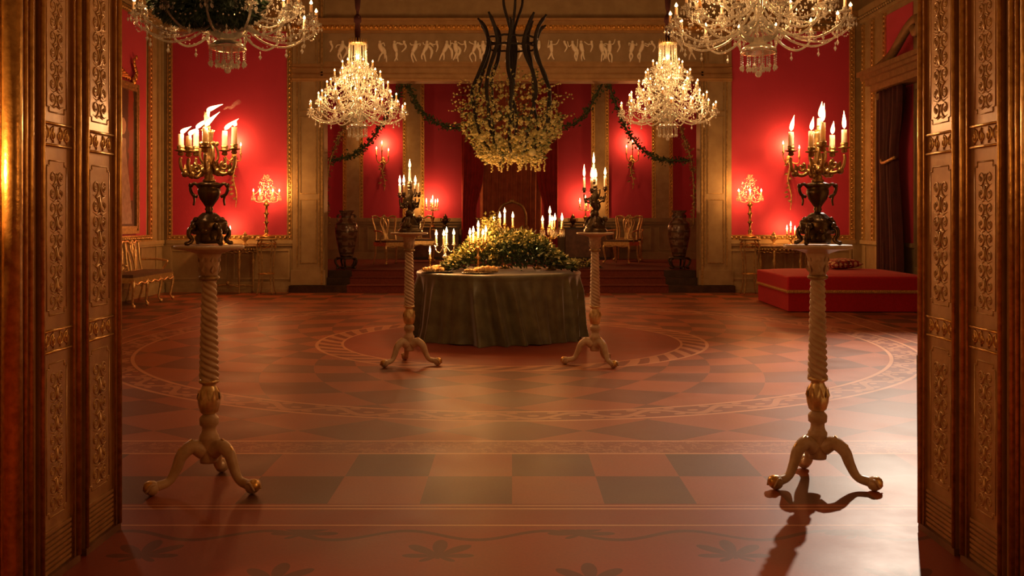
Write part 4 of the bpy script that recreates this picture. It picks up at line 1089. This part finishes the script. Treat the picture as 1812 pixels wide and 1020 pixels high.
# ------------------------------------------------------------------ carved chairs and settee
def chair_back(bk, x0, x1, y, z0, z1, lean, m=None):
    q = lambda x, z: (x, y+lean*(z-z0)/(z1-z0), z); w = x1-x0; xc = (x0+x1)/2
    for s_ in (-1, 1):
        xs = xc+s_*w/2
        bk.tube(bez([q(xs*1-s_*.03, z0), q(xs-s_*.045, z0+(z1-z0)*.4), q(xs+s_*.0, z0+(z1-z0)*.8), q(xs+s_*.012, z1)], 5), .019, 7)
        bk.tube(bez([q(xc+s_*.05, z0+.02), q(xc+s_*.035, z0+(z1-z0)*.3), q(xc+s_*.10, z0+(z1-z0)*.75), q(xc+s_*.07, z1-.02)], 5), .016, 6)
        bk.tube(bez([q(xc+s_*.02, z0+.02), q(xc+s_*.008, z0+(z1-z0)*.35), q(xc+s_*.05, z0+(z1-z0)*.6), q(xc+s_*.012, z0+(z1-z0)*.85), q(xc+s_*.03, z1)], 5), .013, 6)
    bk.tube(bez([q(x0-.02, z1+.015), q(x0+w*.15, z1+.03), q(x0+w*.33, z1-.015), q(xc, z1+.025), q(x1-w*.33, z1-.015), q(x1-w*.15, z1+.03), q(x1+.02, z1+.015)], 4), .021, 7)
    bk.ball(q(xc, z1+.03), .035, 8, 5); bk.tube([q(x0+.03, z0+.03), q(x1-.03, z0+.03)], .018, 6)
def cabriole(x, y, h, ox, oy):
    mb = MB(); L = sqrt(ox*ox+oy*oy) or 1; ox, oy = ox/L, oy/L; q = lambda o, z: (x+ox*o, y+oy*o, z)
    mb.tube(bez([q(0, h), q(.035, h*.82), q(.015, h*.5), q(-.01, h*.22), q(.0, .07), q(.03, .03)], 5), lambda t: .033-.019*min(1, t*1.4)+.004*(t > .9), 8)
    mb.ball(q(.035, .028), .030, 8, 6); return mb
def armchair(loc, rz, label, m, name='carved_armchair', grp='carved open armchairs on the dais'):
    t = thing(name, label, 'chair', loc, rz, grp); w, d, h = .62, .52, .42
    MB().box(-w/2+.02, w/2-.02, -d+.02, -.02, h+.03, h+.085).build('seat', M['seat_brown'], t)
    sr = MB(); sr.box(-w/2, w/2, -d, -d+.03, h-.03, h+.05).box(-w/2, w/2, -.03, 0, h-.03, h+.05).box(-w/2, -w/2+.03, -d+.03, -.03, h-.03, h+.05).box(w/2-.03, w/2, -d+.03, -.03, h-.03, h+.05)
    sr.tube(bez([(-w/2, -d, h-.03), (-w/4, -d, h-.055), (0, -d, h-.03), (w/4, -d, h-.055), (w/2, -d, h-.03)], 4), .014, 6); sr.build('seat_rail', M[m], t)
    for s_ in (-1, 1):
        cabriole(s_*(w/2-.03), -d+.03, h, s_, -1).build('leg', M[m], t)
        MB().tube(bez([(s_*(w/2-.05), -.02, h+.04), (s_*(w/2-.05), 0, h*.5), (s_*(w/2-.03), .06, 0)], 5), .019, 7).build('leg', M[m], t)
        MB().tube(bez([(s_*(w/2-.03), -.02+.03, h+.29), (s_*(w/2+.02), -.2, h+.29), (s_*(w/2+.03), -.38, h+.27), (s_*(w/2+.01), -.41, h+.24), (s_*(w/2+.03), -.34, h+.13), (s_*(w/2-.005), -.30, h+.03)], 5), .017, 7).build('armrest', M[m], t)
    bk = MB(); chair_back(bk, -w/2+.03, w/2-.03, -.01, h+.06, 1.0, .10); bk.build('backrest', M[m], t)
    return t
ac = armchair((-2.72, 20.75, FZ+.018), RAD(38), 'pale carved armchair on the dais at left, turned inwards', 'pale_gilt')
dup(ac, (-2.12, 22.1, FZ+.018), RAD(8), 'carved armchair on the dais, behind the turned chair and the left small torchere')
ac3 = armchair((2.52, 21.15, FZ+.018), RAD(-32), 'bright gilded carved armchair on the dais at right', 'pale_gilt', 'gilded_armchair', None)
dup(ac, (2.75, 22.45, FZ+.018), RAD(-14), 'dim carved armchair directly behind the bright gilded armchair')
st_ = thing('settee', 'long carved gilt settee with pierced backs against the left wall', 'settee', (-6.36, 15.70, 0), RAD(90)); w, d, h = 1.72, .52, .42
MB().box(-w/2+.02, w/2-.02, -d+.02, -.02, h+.03, h+.10).build('seat', M['seat_brown'], st_)
sr = MB(); sr.box(-w/2, w/2, -d, -d+.03, h-.03, h+.05).box(-w/2, w/2, -.03, 0, h-.03, h+.05).box(-w/2, -w/2+.03, -d+.03, -.03, h-.03, h+.05).box(w/2-.03, w/2, -d+.03, -.03, h-.03, h+.05)
sr.tube(bez([(-w/2+w*i/12, -d, h-.03-.03*(i % 2)) for i in range(13)], 3), .015, 6); sr.build('seat_rail', M['pale_gilt'], st_)
for i in range(4):
    x = -w/2+.03+(w-.06)*i/3; cabriole(x, -d+.03, h, (x > 0)-(x < 0), -1).build('leg', M['pale_gilt'], st_)
    MB().tube(bez([(x, -.02, h+.04), (x, 0, h*.5), (x, .06, 0)], 5), .019, 7).build('leg', M['pale_gilt'], st_)
for i in range(3):
    bk = MB(); x0 = -w/2+.02+i*(w-.04)/3; chair_back(bk, x0+.02, x0+(w-.04)/3-.02, -.01, h+.06, .98, .09); bk.build('backrest', M['pale_gilt'], st_)
for s_ in (-1, 1):
    MB().tube(bez([(s_*(w/2-.03), .01, h+.27), (s_*(w/2+.02), -.2, h+.27), (s_*(w/2+.03), -.38, h+.25), (s_*(w/2+.01), -.41, h+.22), (s_*(w/2+.03), -.34, h+.12), (s_*(w/2-.005), -.30, h+.03)], 5), .018, 7).build('armrest', M['pale_gilt'], st_)

# throne chair with arched back before the alcove curtains
th = thing('throne_chair', 'tall chair with an arched oval back in front of the dark alcove curtains', 'chair', (0, 22.6, FZ+.018))
w = .70
b = MB(); arch = [(-.30, 0, .60), (-.33, .01, .85), (-.32, .02, 1.08), (-.24, .03, 1.26), (-.10, .04, 1.34), (0, .04, 1.36), (.10, .04, 1.34), (.24, .03, 1.26), (.32, .02, 1.08), (.33, .01, .85), (.30, 0, .60)]
b.tube(bez(arch, 4), .028, 8); b.ball((0, .03, 1.38), .05, 8, 6); b.tube([(-.3, 0, .6), (.3, 0, .6)], .025, 8); b.build('back_frame', M['old_gilt'], th)
u = MB(); vs = [(p.x*.93, p.y+.01, p.z*.97+.02) for p in bez(arch, 3)]; u.add(vs+[(v[0], v[1]+.03, v[2]) for v in vs], [tuple(range(len(vs))), tuple(range(2*len(vs)-1, len(vs)-1, -1))]+[(i, i+1, len(vs)+i+1, len(vs)+i) for i in range(len(vs)-1)]); u.build('back_upholstery', M['drape_brown'], th)
MB().box(-w/2, w/2, -.58, 0, .40, .52).build('seat', M['drape_brown'], th)
for s_ in (-1, 1):
    MB().tube(bez([(s_*.31, 0, .80), (s_*.36, -.25, .78), (s_*.36, -.5, .74), (s_*.33, -.45, .6), (s_*.33, -.42, .5)], 5), .022, 7).build('armrest', M['old_gilt'], th)
    cabriole(s_*.32, -.55, .42, s_, -1).build('leg', M['old_gilt'], th); MB().tube([(s_*.31, -.02, .6), (s_*.31, .0, .3), (s_*.31, .06, 0)], .024, 7).build('leg', M['old_gilt'], th)

# ------------------------------------------------------------------ curtains
def curtain(x0, x1, y, z0, z1, folds, amp, pinch=None, axis='x', n=None):
    n = n or int(abs(x1-x0)/.018); rows = 30; vs, fs = [], []
    for j in range(rows+1):
        z = z0+(z1-z0)*j/rows
        for i in range(n+1):
            f_ = i/n; x = x0+(x1-x0)*f_
            if pinch:
                zp, amt, side = pinch; k = math.exp(-((z-zp)/.55)**2)*amt if z > zp else amt*math.exp(-((z-zp)/1.4)**2)
                e = x1 if side > 0 else x0; x = x+(e-x)*k
            yy = y+amp*sin(2*pi*folds*f_+.6*sin(z*1.1))+amp*.4*sin(2*pi*folds*2.3*f_+z*.7)
            vs.append((x, yy, z) if axis == 'x' else (yy, x, z))
    for j in range(rows):
        for i in range(n): a = j*(n+1)+i; fs.append((a, a+1, a+n+2, a+n+1))
    mb = MB().add(vs, fs, True); m_ = len(vs)
    return mb
def solid(o, t=.012):
    s_ = o.modifiers.new('thick', 'SOLIDIFY'); s_.thickness = t; return o
o = solid(curtain(ax(850), ax(958), 23.12, FZ+.03, 5.3, 13, .035).build('curtain', M['drape_brown'])); tag(o, 'brown curtain hanging straight behind the throne chair', 'curtain')
o = solid(curtain(ax(818), ax(858), 22.95, FZ+.03, 5.3, 6, .05, (1.55, .35, -1)).build('curtain', M['drape_red'])); tag(o, 'dark red gathered curtain at the left of the throne chair', 'curtain')
o = solid(curtain(ax(948), ax(986), 22.95, FZ+.03, 5.3, 6, .05, (1.55, .35, 1)).build('curtain', M['drape_red'])); tag(o, 'dark red gathered curtain at the right of the throne chair', 'curtain')
MB_ = MB(); MB_.tube([(ax(814), 23.0, 5.25), (ax(990), 23.0, 5.25)], .03, 8); tag(MB_.build('curtain_pole', M['old_gilt']), 'gilt pole carrying the alcove curtains', 'curtain pole')
# window drape and broken pediment on the right wall
o = solid(curtain(15.62, 16.62, 6.36, .02, 3.58, 7, .05, (2.45, .25, 1), axis='y').build('window_drape', M['dark_drape'])); tag(o, 'nearly black red drape hanging beside the right wall window', 'curtain')
o = solid(curtain(12.2, 13.3, 6.36, .02, 3.58, 7, .05, (2.45, .25, -1), axis='y').build('window_drape', M['dark_drape'])); tag(o, 'matching dark drape on the near side of the right window', 'curtain')
tb_ = MB().tube(bez([(6.40, 16.64, 2.45), (6.25, 16.2, 2.33), (6.30, 15.8, 2.40)], 6), .028, 7); tag(tb_.build('drape_tieback', M['old_gilt']), 'gilt tieback around the dark window drape', 'tieback')
pd = thing('window_pediment', 'gilded scrolled pediment above the dark drape on the right wall', 'pediment', (6.56, 14.5, 3.6))
c = MB(); 
for (z0, z1, d_) in ((0, .10, .30), (.10, .20, .38), (.20, .26, .46), (.26, .34, .52)): c.box(-d_, 0, -2.2-d_*.3, 2.2+d_*.3, z0, z1)
c.build('entablature', M['pediment'], pd)
c = MB()
for s_ in (-1, 1): c.tube(bez([(-.25, s_*2.2, .36), (-.25, s_*1.5, .50), (-.25, s_*.9, .80), (-.25, s_*.5, .92), (-.25, s_*.35, .80), (-.25, s_*.5, .70), (-.25, s_*.6, .80)], 6), .075, 8)
c.ball((-.25, 0, .55), .16, 10, 7, (.7, .8, 1.6)); c.build('scroll_crest', M['pediment'], pd)
c = MB()
for s_ in (-1, 1): c.tube(bez([(-.12, s_*2.12, 0), (-.22, s_*2.12, -.12), (-.10, s_*2.12, -.30), (-.06, s_*2.12, -.5)], 5), lambda t: .09-.05*t, 8)
c.build('bracket', M['pediment'], pd)

# ------------------------------------------------------------------ portrait on the left wall
pt = thing('portrait_painting', 'large framed full-length portrait in pale gown on the left red wall', 'painting', (XL+.02, 15.75, 0))
f = MB(); y0, y1, z0, z1 = -1.05, 1.05, 1.13, 3.72
for (o0, o1, t0) in ((0, .05, .05), (.05, .09, .03), (.09, .13, .055)):
    f.box(0, t0, y0+o0, y0+o1, z0+o0, z1-o0).box(0, t0, y1-o1, y1-o0, z0+o0, z1-o0).box(0, t0-.001, y0+o0, y1-o0, z0+o0, z0+o1).box(0, t0-.001, y0+o0, y1-o0, z1-o1, z1-o0)
f.build('frame', M['old_gilt'], pt)
def paint_mat():
    m, nt, b = newmat('painting_oils'); vec, (x, y, z) = objxyz(nt); n1 = noise(nt, vec, 4, 5); n2 = noise(nt, vec, 11, 4)
    u = y-.40+(n1-.5)*.22; v = z
    wd = (v*-.22+.72).mx(.12)*(v.lt(3.0))       # gown widening to the hem
    gown = u.abs().lt(wd-.02)*v.lt(2.75)*v.gt(1.3)
    head = ((u*u)+(v-2.95)*(v-2.95)).lt(.02)
    c = mixc(nt, n1, (.02, .010, .008), (.12, .05, .025)); c = mixc(nt, (u-.34).abs().lt(.10)*v.gt(1.7), c, (.28, .04, .02))
    c = mixc(nt, gown, c, mixc(nt, n2, (.16, .09, .07), (.60, .44, .36))); c = mixc(nt, head, c, (.62, .40, .28))
    nt.links.new(c, b.inputs['Base Color']); b.inputs['Roughness'].default_value = .5; return m
MB().box(.005, .02, y0+.12, y1-.12, z0+.12, z1-.12).build('canvas', paint_mat(), pt)
c = MB(); c.ball((.04, 0, z1+.16), .14, 10, 6, (.4, 1, 1.2))
for s_ in (-1, 1):
    for k in range(5): c.tube(bez([(.04, s_*.05, z1+.05), (.06, s_*(.15+k*.09), z1+.20-.03*k), (.04, s_*(.22+k*.10), z1+.05)], 4), .03, 6)
c.ball((.04, 0, z1+.40), .07, 8, 6); c.build('carved_crest', M['gilt'], pt)
c = MB()
for k in range(7): c.ball((.04, .84+rnd.uniform(-.05, .1), z1+.05+k*.07), .07-.005*k, 7, 5, (.5, 1, 1))
c.build('corner_ornament', M['gilt'], pt)

# ------------------------------------------------------------------ vases on dark stands
def vase(loc, label):
    t = thing('floor_vase', label, 'vase', loc, 0, 'tall porcelain vases on the dais')
    MB().lathe([(.11, 0), (.13, .02), (.17, .2), (.215, .42), (.225, .55), (.20, .66), (.13, .73), (.10, .78), (.105, .84), (.15, .90), (.16, .915), (.14, .91), (.08, .8), (.001, .78)], 28).build('body', M['porcelain'], t)
    for s_ in (-1, 1):
        hd = MB(); hd.tube(bez([(s_*.105, 0, .83), (s_*.17, 0, .82), (s_*.18, 0, .72), (s_*.16, 0, .70)], 4), .014, 6); hd.ball((s_*.17, 0, .80), .03, 6, 4); hd.build('handle', M['porcelain'], t)
    return t
def vase_stand(loc, label):
    t = thing('vase_stand', label, 'stand', loc, 0, 'dark stands under tall vases')
    MB().lathe([(.16, .20), (.20, .205), (.20, .235), (.16, .24)], 24).build('top', M['darkwood'], t)
    for k in range(5):
        a = 2*pi*k/5-.3; q = lambda r, z: (r*cos(a), r*sin(a), z); MB().tube(bez([q(.15, .215), q(.22, .18), q(.20, .10), q(.15, .04), q(.20, .015)], 4), .022, 7).build('leg', M['darkwood'], t)
    MB().lathe([(.13, .03), (.15, .035), (.15, .05), (.13, .055)], 20).build('lower_ring', M['darkwood'], t); return t
v1 = vase((-3.27, 18.98, FZ+.242), 'tall patterned porcelain vase on the dais left edge beside the pier')
dup(v1, (3.30, 18.98, FZ+.242), pi/5, 'tall patterned porcelain vase on the dais right edge beside the pier')
v2 = vase_stand((-3.27, 18.98, FZ), 'dark scroll-legged stand under the left porcelain vase'); dup(v2, (3.30, 18.98, FZ), .3, 'dark scroll-legged stand under the right porcelain vase')
# commodes at the back of the alcove with candelabra and urns
def commode(loc, label):
    t = thing('side_cabinet', label, 'cabinet', loc, 0, 'low cabinets at alcove back'); w, d, h = 1.05, .42, .765
    MB().box(-w/2, w/2, -d, 0, .06, h-.04).build('body', M['wood'], t); MB().box(-w/2-.03, w/2+.03, -d-.03, 0, h-.04, h).build('top', M['darkwood'], t)
    MB().box(-w/2-.015, w/2+.015, -d-.015, 0, 0, .06).build('plinth', M['darkwood'], t)
    for s_ in (-1, 1):
        dd = MB(); a, b = sorted((s_*.01, s_*(w/2-.02))); dd.box(a, b, -d-.016, -d, .09, h-.07); o = dd.build('door', M['wood'], t)
        MB().ball((s_*.05, -d-.025, .42), .013, 8, 6).build('knob', M['brass'], o)
    return t
cm = commode((-1.80, AD-.08, FZ+.014), 'dark low cabinet at the alcove back left of the curtains')
dup(cm, (1.80, AD-.08, FZ+.014), 0, 'dark low cabinet at the alcove back right of the curtains')
TW2 = 5.0
def alc(loc, label): return table_candelabrum('branched_candelabrum', loc, label,
    [(-.15, 0, .50, .10, .10), (-.03, -.08, .50, .09, .09), (0, 0, .54, .13, .10), (.06, .06, .50, .09, .09), (.12, -.02, .50, .10, .09)], .42, 'brass', 'urn', True, watt=TW2, group='candelabra on alcove cabinets')
ca = alc((-1.90, AD-.34, FZ+.780), 'lit candelabrum on the left alcove cabinet before red silk')
dup(ca, (1.76, AD-.34, FZ+.780), .4, 'lit candelabrum on the right alcove cabinet, half behind the far right torchere')
u1 = small_urn((-1.60, AD-.32, FZ+.780), 'dark small urn on the left alcove cabinet', m='bronze')
u1.scale = (1.3, 1.3, 1.3)
c_ = u1.copy(); C.objects.link(c_); c_.location = (1.46, AD-.32, FZ+.780); c_['label'] = 'dark small urn on the right alcove cabinet'

# ------------------------------------------------------------------ red ottoman and cushion
ot = thing('ottoman', 'wide low red velvet ottoman with gold braid on the right of the hall', 'ottoman', (4.10, 14.3, 0), RAD(-1.5))
def rbox(mb, x0, x1, y0, y1, z0, z1, r, top_puff=0):
    n = 10; vs, fs = [], []
    for j in range(n+1):
        for i in range(n+1):
            u, v = i/n, j/n; x, y = x0+(x1-x0)*u, y0+(y1-y0)*v
            z = z1+top_puff*(1-(2*u-1)**6)*(1-(2*v-1)**6)-top_puff; vs.append((x, y, z))
    for j in range(n):
        for i in range(n): a = j*(n+1)+i; fs.append((a, a+1, a+n+2, a+n+1))
    rim = [i for i in range(n+1)]+[(j+1)*(n+1)-1 for j in range(1, n+1)]+[n*(n+1)+i for i in range(n-1, -1, -1)]+[j*(n+1) for j in range(n-1, 0, -1)]
    b = len(vs)
    for q in rim: vs.append((vs[q][0], vs[q][1], z0))
    L = len(rim)
    for k in range(L): fs.append((rim[k], b+k, b+(k+1) % L, rim[(k+1) % L]))
    mb.add(vs, fs, False); return mb
o = rbox(MB(), 0, 2.12, 0, 2.0, .30, .565, .03, .035).build('seat_cushion', M['red_velvet'], ot)
bv = o.modifiers.new('bev', 'BEVEL'); bv.width = .025; bv.segments = 3
rbox(MB(), .02, 2.10, .02, 1.98, .01, .30, .03).build('skirt', M['red_velvet'], ot)
tr = MB(); tr.box(-.006, 2.126, -.008, 2.008, .285, .33); 
for i in range(72): tr.ball((.015+i*.0295, -.012, .308), .010, 5, 4)
for i in range(66): tr.ball((-.01, .015+i*.030, .308), .010, 5, 4)
tr.build('gold_braid', M['trim_gold'], ot)
n = 24; vs, fs = [], []
cu = MB()
for sgn in (1, -1):
    b0 = len(cu.v); vs, fs = [], []
    for j in range(n+1):
        for i in range(n+1):
            u, v = 2*i/n-1, 2*j/n-1; e = (1-u**4)*(1-v**4); pin = 1-.10*(1-abs(u*v))*(abs(u)**4+abs(v)**4)
            vs.append((u*.28*pin, v*.23*pin, sgn*.075*e**.5))
    for j in range(n):
        for i in range(n): a = j*(n+1)+i; f_ = (a, a+1, a+n+2, a+n+1); fs.append(f_ if sgn > 0 else f_[::-1])
    cu.add(vs, fs, True)
o = cu.build('cushion', M['cushion'], None, (5.38, 15.75, .655), (RAD(4), RAD(-3), .3)); tag(o, 'patterned dark red and cream cushion lying on the red ottoman', 'cushion')

# ------------------------------------------------------------------ garlands
def garland(pts, D, label, rad=.05, dens=95, dark=True, m=None, name='garland'):
    P = bez([at(x, y, D) for x, y in pts], 8); mb = MB(); mb.tube(P, lambda t: rad*.35, 5)
    for i in range(len(P)-1):
        for k in range(dens//8):
            p = P[i].lerp(P[i+1], rnd.random())+Vector([rnd.gauss(0, rad*.6) for _ in range(3)])
            mb.leaf(p, [rnd.gauss(0, 1) for _ in range(3)], [rnd.gauss(0, 1) for _ in range(3)], rad*1.5, rad*.8)
    t = mb.build(name, m or M['leaf_dark']); tag(t, label, 'garland', 'leaf garlands in the alcove opening'); return t
garland([(718, 144), (733, 176), (752, 204), (780, 220), (806, 226), (850, 214), (905, 205), (960, 214), (1010, 222), (1040, 195), (1068, 144)], 18.7, 'dark leafy swag across the middle of the alcove opening')
garland([(712, 146), (700, 178), (673, 223), (653, 253), (626, 273), (583, 286)], 18.6, 'dark leafy garland drooping at the left side of the alcove opening')
garland([(1076, 146), (1092, 190), (1105, 222), (1121, 248), (1150, 275), (1182, 284), (1224, 284)], 18.6, 'dark leafy garland drooping at the right side of the alcove opening')
for s_, pts, l in ((-1, [(612, 220), (598, 250), (583, 290), (578, 350), (580, 400)], 'gilded knotted branch climbing the left jamb of the alcove opening'),
                  (1, [(1203, 222), (1214, 255), (1224, 290), (1228, 345), (1227, 400)], 'gilded knotted branch climbing the right jamb of the alcove opening')):
    garland(pts, 18.52, l, .045, 70, m=M['old_gilt'], name='gilded_branch')
fh_ = thing('flower_heap', 'low heap of leaves and pale flowers lying on the dais edge', 'flowers', (1.42, 18.95, FZ+.016))
g1, g2 = MB(), MB()
for i in range(420):
    a = rnd.uniform(0, 2*pi); r = rnd.random()**.5*.34; p = (r*cos(a), r*.5*sin(a), .01+rnd.random()*.16*(1-(r/.36)**2))
    g1.leaf(p, [rnd.gauss(0, 1), rnd.gauss(0, 1), abs(rnd.gauss(0, .5))], (0, 0, 1), .07, .035)
    if i % 9 == 0: g2.gem((p[0], p[1], p[2]+.03), .022)
stuff(g1.build('leaves', M['leaf_dark'], fh_)); stuff(g2.build('blossoms', M['blossom'], fh_))
# narrow black cloth edge beside the right door leaf
o = solid(curtain(1.88, 2.0, 4.42, .01, .78, 3, .02, None, 'x', 20).build('black_cloth', M['black'])); tag(o, 'black cloth hanging low behind the right edge of the doorway', 'cloth')
bpy.context.view_layer.update()
